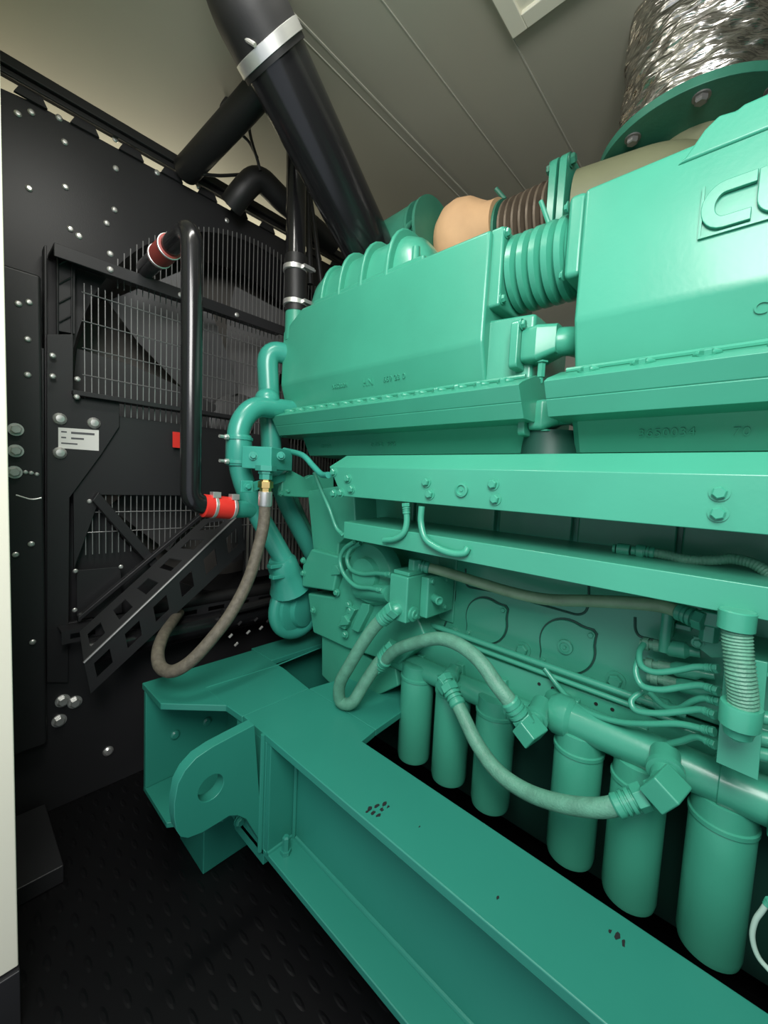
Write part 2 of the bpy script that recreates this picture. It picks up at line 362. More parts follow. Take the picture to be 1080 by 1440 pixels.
bm = NB(); lathe(bm, at(650, 689, 'x', .85), (-1, 0, 0), [(0, .017), (.006, .017), (.007, .012), (.003, .010), (.003, .005), (.005, .004)], 24); build('socket_plug', bm, GREEN, ub)
for y in (1.0, .72, .35, 0): build('rail_bracket', box(NB(), (1.05, y-.02, 1.33), (1.16, y+.02, 1.399)), GREEN, ub)
lb = thing('lower_rail', (.95, .3, 1.15), 'green channel rail carrying a sensor harness above the block covers', 'rail')
bm = NB(); yl = at(480, 735, 'x', .9).y
prof = [(.85, 1.218), (1.119, 1.218), (1.119, 1.206), (.862, 1.206), (.862, 1.166), (.85, 1.166)]
loft(bm, [[V((x, 1.02 if x > .9 else at(562, 750, 'x', .85).y+.23, z)) for x, z in prof], [V((x, yB, z)) for x, z in prof]]); build('rail', bm, GREEN, lb, .002)
# ================================================================== COVERS
PROF = [(1.28, 2.0), (1.01, 2.012), (.988, 2.004), (.98, 1.985), (.98, 1.735), (1.004, 1.630), (.925, 1.597), (.907, 1.588), (.927, 1.552), (.947, 1.516), (1.035, 1.516), (1.078, 1.445), (1.28, 1.44)]
UPR = [(1.28, 2.01), (.986, 2.022), (.98, 1.735), (1.014, 1.622), (1.28, 1.60)]
FLG = [(1.26, 1.60), (1.003, 1.629), (.925, 1.599), (.907, 1.588), (.926, 1.5535), (.929, 1.552), (.927, 1.5505), (.947, 1.516), (1.26, 1.516)]
LOW = [(1.26, 1.517), (1.04, 1.517), (1.078, 1.445), (1.26, 1.44)]
def cover(name, label, y0, y1, f0, f1, ribs):
    t = thing(name, (1.1, (y0+y1)/2, 1.44), label, 'engine cover')
    bm = NB(); ys = [(y0, 0), (y1-.13, 0), (y1, 0)] if y1 > 1 else [(y0, 0), (y1, 0)]
    loft(bm, [[V((x+(s if x < 1.2 else 0), y, z-(s*.6 if z > 1.9 else 0))) for x, z in [(x, z-(.068*max(0, (y-1.40)/.13) if z > 1.9 else 0)) for x, z in UPR]] for y, s in ys]); up = build('upper_casting', bm, GREEN, t, .010, 3, sharp=9)
    bm = NB(); loft(bm, [[V((x, y, z)) for x, z in FLG] for y in (f0, f1)]); (box(bm, (.99, f1-.01, 1.516), (1.26, y1+.004, 1.60)) if f1 > 1 else None); fl = build('flange', bm, GREEN, t, .002)
    bm = NB(); loft(bm, [[V((x+.012, f0+.02, z)) for x, z in LOW], [V((x, f0+.035, z)) for x, z in LOW], [V((x, f1-.035, z)) for x, z in LOW], [V((x+.012, f1-.02, z)) for x, z in LOW]]); lo = build('lower_casting', bm, GREEN, t)
    # scalloped bolt ridge on the sloping flange top
    n = ribs; L = (f1-f0-.05)/n
    for k in range(n):
        yc = f0+.025+L*(k+.5); c = V((.945, yc, 1.606))
        o = bpy.data.objects.new('flange_bolt', bolt_mesh((-.35, 0, .94), .011, GREEN, True)); COL.objects.link(o); o.parent = fl; o.location = c-WL[fl.name]
    bm = NB(); tube(bm, [V((.985, f0+.02, 1.626)), V((.985, f1-.02, 1.626))], .006, 8)
    for k in range(n):
        yc = f0+.025+L*(k+.5); sphere(bm, (.957, yc, 1.611), .019, (1, 1.2, .5))
    build('ridge', bm, GREEN, fl)
    return t, up, fl, lo
c1, up1, fl1, lo1 = cover('cylinder_bank_cover', 'green aftercooler cover with a ribbed hump on top, beside the black hose', .575, 1.53, .43, 1.475, 15)
c2, up2, fl2, lo2 = cover('cylinder_bank_cover', 'large green aftercooler cover bearing the raised maker letters', -.9, .345, -.9, .372, 12)
# right end neck of the first cover, with a recess
bm = NB(); prism(bm, [(1.04, .46, 1.60), (1.28, .46, 1.60), (1.28, .60, 1.60), (1.01, .60, 1.60)], 'z', .20); build('end_neck', bm, GREEN, c1, .01)
bm = NB(); prism(bm, [(1.0, .545, 1.825), (1.21, .545, 1.825), (1.21, .545, 2.028), (1.0, .545, 2.028)], 'y', .04); build('neck_flange', bm, GREEN, c1, .008)
bm = NB(); cyl(bm, (1.1, .42, 1.50), (1.1, .42, 1.42), .07, 28, .075); build('lower_neck', bm, DARKM, c1)  # dark green stands for the shade in the gap between the covers
# step of the second cover's top
bm = NB(); st = [(1.0, .345-.17, 1.99), (1.0, .16, 2.0), (1.0, .135, 2.035), (1.0, .115, 2.05), (1.0, .09, 2.045), (1.0, .08, 2.05), (1.0, -.9, 2.05), (1.0, -.9, 1.99)]
prism(bm, [V((.9803, p[1], p[2])) for p in st], 'x', .28); build('top_step', bm, GREEN, c2, .012)
# ribbed hump
bm = NB(); hz, hx, hr, hh_ = 1.975, 1.115, .108, .205
rr = [(1.42, .25), (1.415, .5), (1.40, .74), (1.375, .90), (1.34, .97), (1.29, 1), (1.0, 1.0), (.93, .98), (.885, .88), (.85, .66), (.83, .42), (.82, .12)]
def hp(a, kx, kz): c_, s_ = math.cos(a), math.sin(a); return (hx-math.copysign(abs(c_)**.75, c_)*hr*kx, hz+s_**.8*hh_*kz)
loft(bm, [[V((hp(a, .45+.55*s, 1)[0], y, hz+(hp(a, 1, 1)[1]-hz)*s)) for a in [PI*k/16 for k in range(17)]] for y, s in rr])
hump = build('hump', bm, GREEN, c1)
for px, py in ((461, 405), (488, 392), (519, 376), (556, 352)):
    y = at(px, py, 'x', 1.03).y; k_ = .95 if px < 470 else 1
    bm = NB(); P = [V((hp(a, 1.26*k_, 1.12*k_)[0]+.006, y-.009, hp(a, 1.10, 1.12*k_)[1])) for a in [PI*(.0+.999*k/16) for k in range(17)]]
    prism(bm, P, 'y', .018); build('rib', bm, GREEN, hump, .007, 3)
bm = NB(); box(bm, (.992, .80, 1.99), (1.2, 1.34, 2.036)); build('hump_flange', bm, GREEN, hump, .008)
for y in (.88,):
    bm = NB(); cyl(bm, (1.01, .845, 2.0), (1.01, .845, 2.075), .015, 16, .012); build('bolt_boss', bm, GREEN, hump)
# raised foundry marks
def marks(parent, s, px, py, low, size, name='cast_number'):
    x = 1.0
    for _ in range(8):
        p = at(px, py, 'x', x); x = (1.04+(1.517-p.z)*.528) if low else (.98+(1.735-p.z)*.301)
    bm = text_mesh(s, size, .0036, p, (0, -1, 0), (-.528 if low else -.301, 0, 1)); build(name, bm, GREEN, parent)
marks(c1, '3652024', 468, 547, 0, .021); marks(c1, 'HN', 511, 543, 0, .032); marks(c1, '659 23 0', 540, 537, 0, .023)
marks(lo1, '3400054', 452, 629, 1, .017); marks(lo1, '21 04 0   HPC', 522, 627, 1, .018)
marks(lo2, '3650034', 898, 614, 1, .026); marks(lo2, '70', 1030, 612, 1, .025)
marks(c2, 'CAST', 1058, 443, 0, .030)
bm = NB(); p = at(612, 520, 'x', .996); lathe(bm, p+V((.003, 0, 0)), (-1, 0, -.25), [(0, .009), (.004, .009), (.004, .006), (.001, .006)], 6); build('foundry_mark', bm, GREEN, c1)
# maker letters: raised plaque with a rounded C and a U
FX = .98
A = at(981, 338, 'x', FX); B = at(987, 268, 'x', FX)
def ribbon(pts, w, x0, x1):
    P = [V(p) for p in pts]; L, R_ = [], []
    for i, p in enumerate(P):
        tt = (P[min(i+1, len(P)-1)]-P[max(i-1, 0)]).normalized(); nn = V((0, -tt.z, tt.y)); L.append(p+nn*w/2); R_.append(p-nn*w/2)
    bm = NB()
    for i in range(len(P)-1):
        q = [L[i], L[i+1], R_[i+1], R_[i]]; loft(bm, [[V((x0, c.y, c.z)) for c in q], [V((x1, c.y, c.z)) for c in q]])
    bmesh.ops.remove_doubles(bm, verts=bm.verts, dist=1e-6); return bm
yl, yr, zb, zt = A.y, -.5, A.z, B.z+.004
bm = NB()
for q in ([(yl, zb), (yl, zt), (yl-.004, zt), (yl-.004, zb)], [(yl-.0042, zb), (yr, zb), (yr, zb+.004), (yl-.0042, zb+.004)]):
    prism(bm, [V((FX-.004, a, b)) for a, b in q], 'x', .006)
build('plaque_edge', bm, GREEN, up2)
H = zt-zb; w = H*.26
top, bot = zt-H*.14, zb+H*.20; yc = yl-.036; rC = (top-bot)/2
Cp = [V((0, yl-.078, top))]+[V((0, yc-math.sin(a)*-rC*.8, (top+bot)/2+math.cos(a)*rC)) for a in [PI*k/12 for k in range(13)]]+[V((0, yl-.074, bot))]
build('letter_c', ribbon(Cp, w*.85, FX-.006, FX+.002), GREEN, up2, .0015)
u0 = yl-.090; Up = [V((0, u0, top+w*.4))]+[V((0, u0-.022+math.cos(a)*.022, bot+.022-math.sin(a)*.022)) for a in [PI/2*k/8 for k in range(9)]]+[V((0, u0-.05, bot))]
Up += [V((0, u0-.05-math.sin(a)*.022, bot+.022-math.cos(a)*.022)) for a in [PI/2*k/8 for k in range(1, 9)]]+[V((0, u0-.072, top+w*.4))]
build('letter_u', ribbon(Up, w*.85, FX-.006, FX+.002), GREEN, up2, .0015)
# ---------------- bellows between covers
be = thing('intake_bellows', (1.1, .44, 1.85), 'green ribbed bellows joining the two aftercooler covers', 'coupling')
bm = NB(); pr = [(0, .088), (.004, .094)]
y = .006
for k in range(5):
    pr += [(y, .082), (y+.003, .090), (y+.008, .098), (y+.022, .099), (y+.027, .091), (y+.030, .083)]; y += .0315
pr += [(y, .094), (y+.006, .092)]
lathe(bm, (1.10, .385, 1.937), (0, 1, 0), pr, 48); build('bellows', bm, GREEN, be)
bm = NB(); box(bm, (1.0, .345, 1.845), (1.19, .385, 2.03)); f = build('mounting_flange', bm, GREEN, be, .012)
bolts(be, [V((x, .388, z)) for x, z in ((1.015, 1.86), (1.015, 2.015), (1.17, 2.015))], (0, 1, 0), .009, GREEN)
bolts(c1, [V((x, .545, z)) for x, z in ((1.013, 1.845), (1.013, 2.012), (1.19, 2.012))], (0, -1, 0), .010, GREEN)
bm = NB(); tube(bm, [V((1.1, .46, 2.015)), V((1.1, .465, 2.035)), V((1.098, .47, 2.042))], .012, 12); tube(bm, [V((1.1, .465, 2.035)), V((1.085, .49, 2.105))], .006, 8); build('vent_nipple', bm, GREEN, be)
# ---------------- coolant elbows between the covers
def elbow(px, py, x, s, label):
    c = at(px, py, 'x', x); t = thing('coolant_elbow', c-V((0, 0, .08*s)), label, 'pipe fitting', 'coolant elbows between the covers')
    bm = NB(); loft(bm, [rrect2(c+V((0, .055*s, 0)), .046*s, .052*s), rrect2(c+V((0, .035*s, 0)), .046*s, .052*s)]); build('flange', bm, GREEN, t, .004)
    bm = NB(); loft(bm, [rrect2(c+V((0, .034*s, 0)), .030*s, .036*s), rrect2(c+V((0, .0, 0)), .034*s, .038*s), rrect2(c+V((.015, -.035*s, .01)), .028*s, .03*s)]); tube(bm, spline([c+V((.01, -.02, .005)), c+V((.04, -.05*s, .01)), c+V((.13, -.06*s, .02))]), .03*s, 16); build('body', bm, GREEN, t, .006)
    bm = NB(); p = c+V((-.005, -.005, -.036*s)); lathe(bm, p, (0, 0, -1), [(0, .016), (.004, .016), (.004, .010), (.034*s, .010), (.036*s, .006), (.044*s, .007), (.048*s, .005)], 6); build('drain_plug', bm, GREEN, t)
    bolts(t, [c+V((-.035*s, .034*s, .042*s)), c+V((.02*s, .034*s, .05*s))], (0, -1, 0), .010, GREEN)
def rrect2(c, hx, hz, r=.012, n=4):
    P = []
    for q, (sx, sz) in enumerate(((1, 1), (-1, 1), (-1, -1), (1, -1))):
        for k in range(n+1):
            a = q*PI/2+k*PI/2/n; P.append(V((c.x+sx*(hx-r)+math.cos(a)*r, c.y, c.z+sz*(hz-r)+math.sin(a)*r)))
    return P
elbow(762, 486, 1.04, 1.15, 'upper green coolant elbow with drain plug between the covers'); elbow(768, 585, 1.045, 1.0, 'lower green coolant elbow with drain plug just above the upper rail')
# ================================================================== FILTERS
FD = .054
def filt():
    t = thing('oil_filter', (0, 0, 0), '', 'filter', 'oil filters hanging in a row under the manifold pipes')
    bm = NB(); lathe(bm, (0, 0, 0), (0, 0, 1), [(0, .004), (.0, FD*.45), (.004, FD*.75), (.014, FD*.95), (.028, FD), (.28, FD), (.283, FD*.985)], 36); build('canister', bm, GREEN, t)
    bm = NB(); lathe(bm, (0, 0, .283), (0, 0, 1), [(0, FD*.97), (.002, FD*1.05), (.010, FD*1.05), (.012, FD*.98), (.05, FD*.97), (.055, FD*.8)], 36); build('filter_head', bm, GREEN, t)
    return t
# filters 4-6 hang a little closer to the camera than 1-3
FP = [(581, 1073, 1.05, 'first oil filter from the radiator end, farthest of the row'), (630, 1103, 1.05, 'second oil filter from the radiator end, behind the curved hose fitting'),
      (688, 1140, 1.05, 'third oil filter from the radiator end, left of the wide gap'), (800, 1212, 1.03, 'fourth oil filter, first one right of the wide gap'),
      (882, 1270, 1.03, 'fifth oil filter, below the large angular hose fitting'), (994, 1342, 1.03, 'nearest and largest looking oil filter of the row at the right')]
p0 = filt(); FPOS = []
for i, (px, py, x, lab) in enumerate(FP):
    o = p0 if i == 0 else copy_tree(p0); q = at(px, py-6, 'x', x); q.z += -.0; o.location = q; o['label'] = lab; FPOS.append(q)
# manifold pipes
def manifold(A, B, r, label, cap):
    t = thing('filter_manifold', (A+B)/2-V((0, 0, r)), label, 'pipe'); bm = NB(); tube(bm, [A, (A+B)/2, B], r, 28); build('pipe', bm, GREEN, t)
    d = (A-B).normalized()
    if cap:
        bm = NB(); lathe(bm, A-d*.02, d, [(0, r*1.02), (.01, r*1.2), (.04, r*1.2), (.055, r*1.0), (.062, r*.5)], 28); build('end_cap', bm, GREEN, t)
    return t
zL = FPOS[0].z+.35; 
mL = manifold(V((1.05, .88, .745)), V((1.05, .40, .745)), .034, 'rear green manifold pipe over the three far oil filters', False)
mR = manifold(V((1.02, .300, .80)), V((1.0, -.5, .80)), .040, 'front green manifold pipe over the three near oil filters', True)
bm = NB(); lathe(bm, V((1.05, .47, .745)), (0, -1, 0), [(0, .0345), (.002, .037), (.02, .037), (.022, .0345)], 28); build('joint_sleeve', bm, GREEN, mL)
bm = NB(); lathe(bm, V((1.0125, .01, .80)), (0, -1, 0), [(0, .040), (.002, .0425), (.10, .0425), (.102, .040)], 28); build('joint_sleeve', bm, GREEN, mR)
bm = NB(); tube(bm, [V((1.03, .30, .80)), V((1.12, .36, .80))], .036, 20); build('inlet_stub', bm, GREEN, mR)
bm = NB(); lathe(bm, V((1.0, -.062, .80)), (0, -1, 0), [(0, .050), (.02, .050)], 6); build('hex_collar', bm, GREEN, mR, .003)
for px, py in ((590, 930), (645, 943), (705, 965), (805, 995), (900, 1035), (1015, 1080)):
    m_ = mL if px < 750 else mR; x = 1.06 if px < 750 else 1.03; p = at(px, py, 'x', x)
    bm = NB(); prism(bm, [p+V((0, -.018, -.03)), p+V((0, .018, -.03)), p+V((0, .012, .02)), p+V((0, -.012, .02))], 'x', .02); br = build('mounting_tab', bm, GREEN, m_, .003)
    bolts(br, [p+V((-.001, 0, .002))], (-1, 0, 0), .008, GREEN)
# ================================================================== HOSES
def hex_fit(bm, p, d, r, L, seg=6): lathe(bm, p, d, [(0, r*.92), (L*.08, r), (L*.92, r), (L, r*.92)], seg)
def hose(name, label, pts, r, m=GHOSE, f0=None, f1=None, fm=GREEN, cat='hose', n=8, corr=False, fl=.075, group=None):
    """pts: (px, py, x-plane) or Vectors; swaged ferrules + hex nuts at the ends asked for"""
    P = spline([at(p[0], p[1], 'x', p[2]) if not isinstance(p, Vector) else p for p in pts], n)
    t = thing(name, (P[0]+P[-1])/2, label, cat, group); bm = NB()
    if corr:
        P2 = resample(P, .0014); tube(bm, P2, r, 14, lambda s: r*(1+.05*math.sin(s/.0056*2*PI)))
    else: tube(bm, P, r, 16)
    build('hose_body', bm, m, t)
    for f, p, q in ((f0, P[0], P[1]), (f1, P[-1], P[-2])):
        if not f: continue
        d = (p-q).normalized(); k = r/.02; s = p-d*fl*k*.55
        bm = NB(); lathe(bm, s, d, [(0, r*1.02), (.004*k, r*1.22), (.016*k, r*1.22), (.018*k, r*1.08), (.021*k, r*1.08), (.022*k, r*1.25), (.028*k, r*1.25), (.029*k, r*1.05), (.033*k, r*1.05), (.034*k, r*1.3), (.042*k, r*1.3), (.043*k, r*1.0), (.048*k, r*1.0)], 20); build('ferrule', bm, fm, t)
        bm = NB(); hex_fit(bm, s+d*.046*k, d, r*1.38, .024*k); build('swivel_nut', bm, fm, t, .001)
        if f == 2:
            bm = NB(); lathe(bm, s+d*.066*k, d, [(0, r*.9), (.02*k, r*.9)], 16); hex_fit(bm, s+d*.078*k, d, r*1.25, .022*k); build('adapter', bm, fm, t, .001)
    return t, P
h, P = hose('hydraulic_hose', 'thick painted hose drooping in a U from the valve block', [(548, 862, .89), (528, 880, .88), (510, 905, .87), (492, 935, .86), (478, 962, .86), (479, 986, .87), (495, 988, .88), (512, 962, .91), (530, 935, .94), (548, 915, .96)], .0195, f0=1, f1=1)
bm = NB(); A = at(548, 862, 'x', .89); tube(bm, fillet([A+V((0, .002, .0)), at(556, 858, 'x', .895), at(572, 852, 'x', .93)], .02), .019, 16); build('bent_stem', bm, GREEN, h)
hose('hydraulic_hose', 'thick painted hose arching up and over the left oil filters', [(535, 935, .95), (556, 915, .94), (585, 904, .93), (618, 898, .92), (648, 908, .91), (675, 930, .90), (698, 962, .89), (716, 985, .89), (730, 1004, .90)], .0185, f0=1, f1=1)
hose('hydraulic_hose', 'thick painted hose sagging in front of the oil filters', [(636, 975, .96), (652, 1008, .94), (672, 1048, .92), (700, 1085, .90), (740, 1113, .89), (790, 1130, .88), (840, 1136, .88), (872, 1131, .89), (890, 1125, .90)], .0185, f0=2, f1=2)
h, P = hose('fuel_hose', 'long horizontal hose with bronze tinge under the lower rail', [(590, 795, .97), (625, 804, 1.0), (670, 818, 1.02), (720, 833, 1.03), (770, 843, 1.04), (830, 845, 1.05), (890, 848, 1.05), (935, 853, 1.04), (975, 868, 1.02)], .0150, mat('bronzed_hose', (.20, .33, .20), .4, 0, .3, 150, .15, 25), f0=1, f1=1)
# block fittings (angular elbows)
def angle_fitting(px, py, x, back, s, label):
    c = at(px, py, 'x', x); t = thing('hose_elbow', c-V((0, 0, .03*s)), label, 'pipe fitting', 'angular elbows on the filter manifold')
    bm = NB(); d = V((-.25, -.35, .9)).normalized()
    vv = []
    q = V((.9, -.2, .1)).normalized(); rot = q.to_track_quat('Z', 'Y').to_matrix().to_4x4()
    box(bm, (-.026*s, -.026*s, -.034*s), (.026*s, .026*s, .03*s)); bmesh.ops.transform(bm, matrix=Matrix.Translation(c) @ rot @ Matrix.Rotation(.55, 4, 'Z'), verts=bm.verts); build('elbow_body', bm, GREEN, t, .004*s)
    bm = NB(); e = V((back, c.y+.015, c.z+.02)); d = (e-c); lathe(bm, c+d*.15, d, [(0, .026*s), (.02, .026*s), (.022, .034*s), (.034, .034*s), (.036, .028*s), (d.length*.8, .028*s)], 20); build('neck', bm, GREEN, t)
angle_fitting(746, 1027, .905, 1.01, .85, 'angular green elbow at the lower end of the arching hose')
angle_fitting(936, 1108, .90, .99, .95, 'large angular green elbow at the right end of the sagging hose')
angle_fitting(628, 962, .975, 1.04, .7, 'small angular green elbow at the top of the sagging hose')
c = at(985, 872, 'x', 1.02)
# valve block
vb = thing('valve_block', (.95, .74, .94), 'green square hydraulic valve block with ports left of the access covers', 'valve')
a1 = at(547, 830, 'x', .90); a2 = at(573, 830, 'x', .90); zt_ = at(572, 812, 'x', .90).z; zb_ = at(576, 880, 'x', .90).z
bm = NB(); box(bm, (.90, a2.y, zb_), (1.08, a1.y, zt_)); build('block', bm, GREEN, vb, .005)
bm = NB(); box(bm, (.96, a2.y-.03, zb_+.01), (1.10, a2.y, zt_-.004)); build('side_block', bm, GREEN, vb, .005)
bm = NB(); p = V((.93, a2.y, zb_+.025)); lathe(bm, p, (0, -1, 0), [(0, .022), (.006, .022), (.008, .014), (.012, .013), (.012, .006), (.009, .005)], 24); build('port_plug', bm, GREEN, vb)
p = V((.99, a2.y-.03, zb_+.07)); bm = NB(); lathe(bm, p, (-.5, -1, 0), [(0, .013), (.035, .013), (.037, .009), (.03, .006)], 20); build('port_stub', bm, GREEN, vb)
bolts(vb, [V((.975, a2.y-.03, zt_-.015)), V((1.05, a2.y-.03, zt_-.02)), V((1.05, a2.y-.03, zb_+.03))], (0, -1, 0), .007, GREEN)
bm = NB(); p = V((.94, (a1.y+a2.y)/2, zt_)); box(bm, (.91, a2.y+.005, zt_), (.99, a1.y-.005, zt_+.012)); lathe(bm, at(583, 795, 'x', .96), (0, 0, -1), [(-.02, .02), (.04, .02)], 6); build('top_cap', bm, GREEN, vb, .003)
bm = NB(); A, B = at(505, 830, 'x', 1.0), at(550, 835, 'x', .96); tube(bm, [A, B], .028, 18); build('drive_neck', bm, GREEN, vb)
# small lines
SM = .0065
def line(label, pts, r=SM, m=GREEN, name='fuel_line', **k): return hose(name, label, pts, r, m, cat='pipe', fl=.09, **k)
line('outer thin tube looping from under the rail to the valve block', [(498, 762, .96), (484, 772, .96), (478, 788, .96), (484, 808, .955), (500, 824, .95), (520, 827, .945), (536, 830, .94)], .0075, f1=1)
line('inner thin tube looping above the outer one by the pump cover', [(507, 764, .97), (494, 772, .97), (488, 786, .965), (494, 801, .96), (510, 807, .955), (530, 806, .95), (548, 808, .945)], .0075, f1=1)
line('short bent tube under the upper rail turning towards the left', [(571, 712, .846), (572, 735, .846), (567, 750, .842), (555, 758, .84), (540, 760, .843)], .0085, f0=1)
line('bent tube hooking right across the lower rail front', [(593, 712, .846), (592, 735, .844), (598, 757, .84), (614, 770, .838), (635, 778, .838), (652, 778, .84), (658, 770, .846)], .0085)
line('angled tube dropping along the front column to the lower rail', [(400, 633, .93), (425, 640, .90), (440, 655, .89), (452, 667, .87), (462, 668, .85)], .0105, m=GPIPE)
line('thin straight tube slanting down beside the front column', [(442, 665, .93), (452, 690, .93), (463, 715, .93), (473, 742, .94), (482, 752, .94)], .007, f1=1)
hh, _ = hose('sensor_harness', 'corrugated sensor harness lying on the lower rail', [(905, 775, 1.0), (935, 780, 1.0), (965, 787, 1.0), (1000, 788, 1.0), (1030, 786, 1.0), (1060, 793, .99), (1080, 806, .98), (1095, 818, .97)], .0098, GHOSE, cat='cable', corr=True, f0=1)
bm = NB(); p = at(880, 772, 'x', 1.0); 
for (a, b, rr) in ((862, 866, .010), (868, 886, .013), (888, 897, .010), (896, 906, .015)):
    cyl(bm, at(a, 771+(a-862)*.12, 'x', 1.0), at(b, 771+(b-862)*.12, 'x', 1.0), rr, 12)
box(bm, (1.0-.01, p.y-.004, 1.219), (1.01, p.y+.01, p.z)); build('connector', bm, GREEN, hh, .001)
INJ = [('topmost of the thin tubes curling toward the flat plate', [(905, 906, 1.03), (899, 918, 1.0), (902, 936, .98), (920, 945, .97), (950, 943, .96), (980, 938, .95), (1005, 940, .94)]),
       ('second thin tube from the top curling toward the flat plate', [(898, 925, 1.0), (894, 945, .98), (903, 964, .97), (928, 970, .96), (960, 966, .95), (985, 964, .94), (1005, 970, .93)]),
       ('third thin tube with a tight left loop beside the flat plate', [(903, 972, 1.0), (888, 985, .98), (895, 999, .97), (925, 1003, .96), (960, 1000, .95), (985, 998, .94), (1002, 1004, .93)]),
       ('short thin tube dipping between two others beside the flat plate', [(914, 975, 1.02), (935, 993, 1.0), (955, 996, .98), (975, 986, .96), (990, 982, .95), (1008, 986, .94)]),
       ('long thin tube running from the block down to the flat plate', [(766, 940, 1.06), (785, 965, 1.05), (805, 987, 1.03), (830, 1003, 1.01), (870, 1015, .99), (910, 1018, .97), (955, 1018, .95), (1000, 1028, .93)]),
       ('lowest short thin tube by the foot of the flat plate', [(918, 1048, 1.0), (935, 1047, .99), (958, 1042, .97), (980, 1036, .95), (1003, 1046, .93)])]
for lab, pts in INJ: line(lab, pts, .0062, f1=1)
def connector(px0, py0, px1, py1, x, r, label, m=GREEN):
    A, B = at(px0, py0, 'x', x), at(px1, py1, 'x', x); d = B-A; L = d.length; t = thing('fuel_connector', (A+B)/2-V((0, 0, r)), label, 'pipe fitting', 'fuel connectors left of the flat plate')
    bm = NB(); lathe(bm, A, d, [(0, r*.5), (L*.06, r*.55), (L*.06, r*.8), (L*.16, r*.8), (L*.16, r*.55), (L*.24, r*.55), (L*.24, r*.75), (L*.42, r*.7)], 16); build('stem', bm, GHOSE, t)
    bm = NB(); lathe(bm, A+d*.42, d, [(0, r*.7), (L*.08, r), (L*.34, r), (L*.42, r*.6), (L*.58, r*.55)], 16); build('socket', bm, m, t)
connector(900, 904, 985, 918, 1.07, .018, 'uppermost painted connector left of the flat plate')
connector(903, 932, 1005, 950, 1.08, .016, 'second painted connector from the top, left of the flat plate'); connector(910, 952, 1015, 975, 1.085, .017, 'third painted connector, half hidden by thin tubes')
connector(893, 980, 955, 998, 1.07, .015, 'lowest painted connector above the tube clips')
# right bracket plates
pl = thing('cover_plate', at(1045, 1090, 'x', .87), 'flat pale green plate hanging at the right edge behind a corrugated conduit', 'plate')
bm = NB(); pprism(bm, [(1020, 920), (1080, 932), (1066, 1098), (1007, 1072)], 'x', .89, .006); build('plate', bm, GREEN, pl, .001)
bm = NB(); q = at(1040, 940, 'x', .90); box(bm, (.896, q.y-.04, q.z), (1.119, q.y+.0, q.z+.006)); build('standoff', bm, GREEN, pl)
cb = thing('connector_bracket', at(990, 930, 'x', 1.05), 'green bracket plate behind the corrugated conduit', 'bracket')
bm = NB(); pprism(bm, [(975, 895), (1022, 903), (1022, 925), (1000, 925), (978, 908)], 'x', 1.03, .008); build('bracket', bm, GREEN, cb, .001)
bolts(cb, [at(981, 904, 'x', 1.03)], (-1, 0, 0), .008, GREEN)
ct = thing('corner_fitting', at(998, 880, 'x', 1.02), 'square green elbow where the long hose ends under the rail', 'pipe fitting')
bm = NB(); a_ = at(985, 858, 'x', 1.01); b_ = at(1011, 885, 'x', 1.01); box(bm, (1.01, b_.y, b_.z), (1.05, a_.y, a_.z)); build('body', bm, GREEN, ct, .004)
bm = NB(); q = at(997, 893, 'x', 1.03); cyl(bm, q+V((0, 0, .02)), q-V((0, 0, .012)), .016, 6); q2 = at(975, 868, 'x', 1.03); cyl(bm, q2, q2+V((0, -.03, 0)), .013, 16); build('nut', bm, GREEN, ct, .001)
# valve bodies behind, on the block
vv = thing('fuel_valve', at(945, 890, 'x', 1.1), 'small dark green valve under the lower rail beside the square elbow', 'valve')
bm = NB(); a_ = at(933, 868, 'x', 1.07); b_ = at(946, 898, 'x', 1.07); box(bm, (1.07, b_.y, b_.z), (1.12, a_.y, a_.z)); box(bm, (1.08, b_.y-.03, b_.z+.02), (1.12, b_.y, a_.z-.01)); build('body', bm, GREEN, vv, .003)
bm = NB(); q = at(940, 853, 'x', 1.06); cyl(bm, q, q-V((0, 0, .10)), .011, 12); build('stem', bm, GREEN, vv)
# corrugated conduit with end boots
cv, P = hose('corrugated_conduit', 'thick corrugated green conduit dropping from the lower rail over the plate', [(1036, 872, .835), (1037, 905, .835), (1041, 945, .83), (1045, 985, .835), (1043, 1015, .845)], .019, GHOSE, cat='cable', corr=True)
bm = NB(); lathe(bm, P[0]+V((0, 0, .016)), (0, 0, -1), [(0, .022), (.002, .024), (.03, .024), (.032, .020)], 24); build('upper_boot', bm, GREEN, cv)
bm = NB(); q = at(1043, 990, 'x', .838); lathe(bm, q, (.06, 0, -1), [(0, .026), (.003, .027), (.035, .026), (.04, .021), (.052, .018), (.06, .008)], 24); build('lower_boot', bm, GREEN, cv)
# right lower cable
hose('earth_cable', 'thin pale cable with a lug at the lower right edge', [(1080, 1268, .80), (1072, 1280, .80), (1062, 1295, .80), (1058, 1318, .80), (1066, 1345, .80), (1085, 1368, .80)], .0035, mat('pale_cable', (.35, .5, .42), .5), f0=1, cat='cable')
for k, (py, lab) in enumerate(((1010, 'upper short tube stub at the right picture edge beside the flat plate'), (1040, 'middle short tube stub at the right edge beside the flat plate'), (1062, 'lower short tube stub at the right edge beside the flat plate'))):
    A_, B_ = at(1062, py-4, 'x', .95), at(1110, py+6, 'x', .95); t = thing('tube_stub', A_, lab, 'pipe fitting'); bm = NB(); lathe(bm, A_, B_-A_, [(0, .012), (.02, .012), (.022, .009), (.10, .009)], 14); build('stub', bm, GREEN, t)
# ---------------- pieces on the far right of the block
bm = NB()
rb = thing('rear_bracket', (1.05, -.1, .6), 'dark green bracket between the flat plate and the near manifold pipe', 'bracket')
box(bm, (1.09, -.5, .84), (1.12, .02, .90)); build('bracket', bm, GREEN, rb, .004)
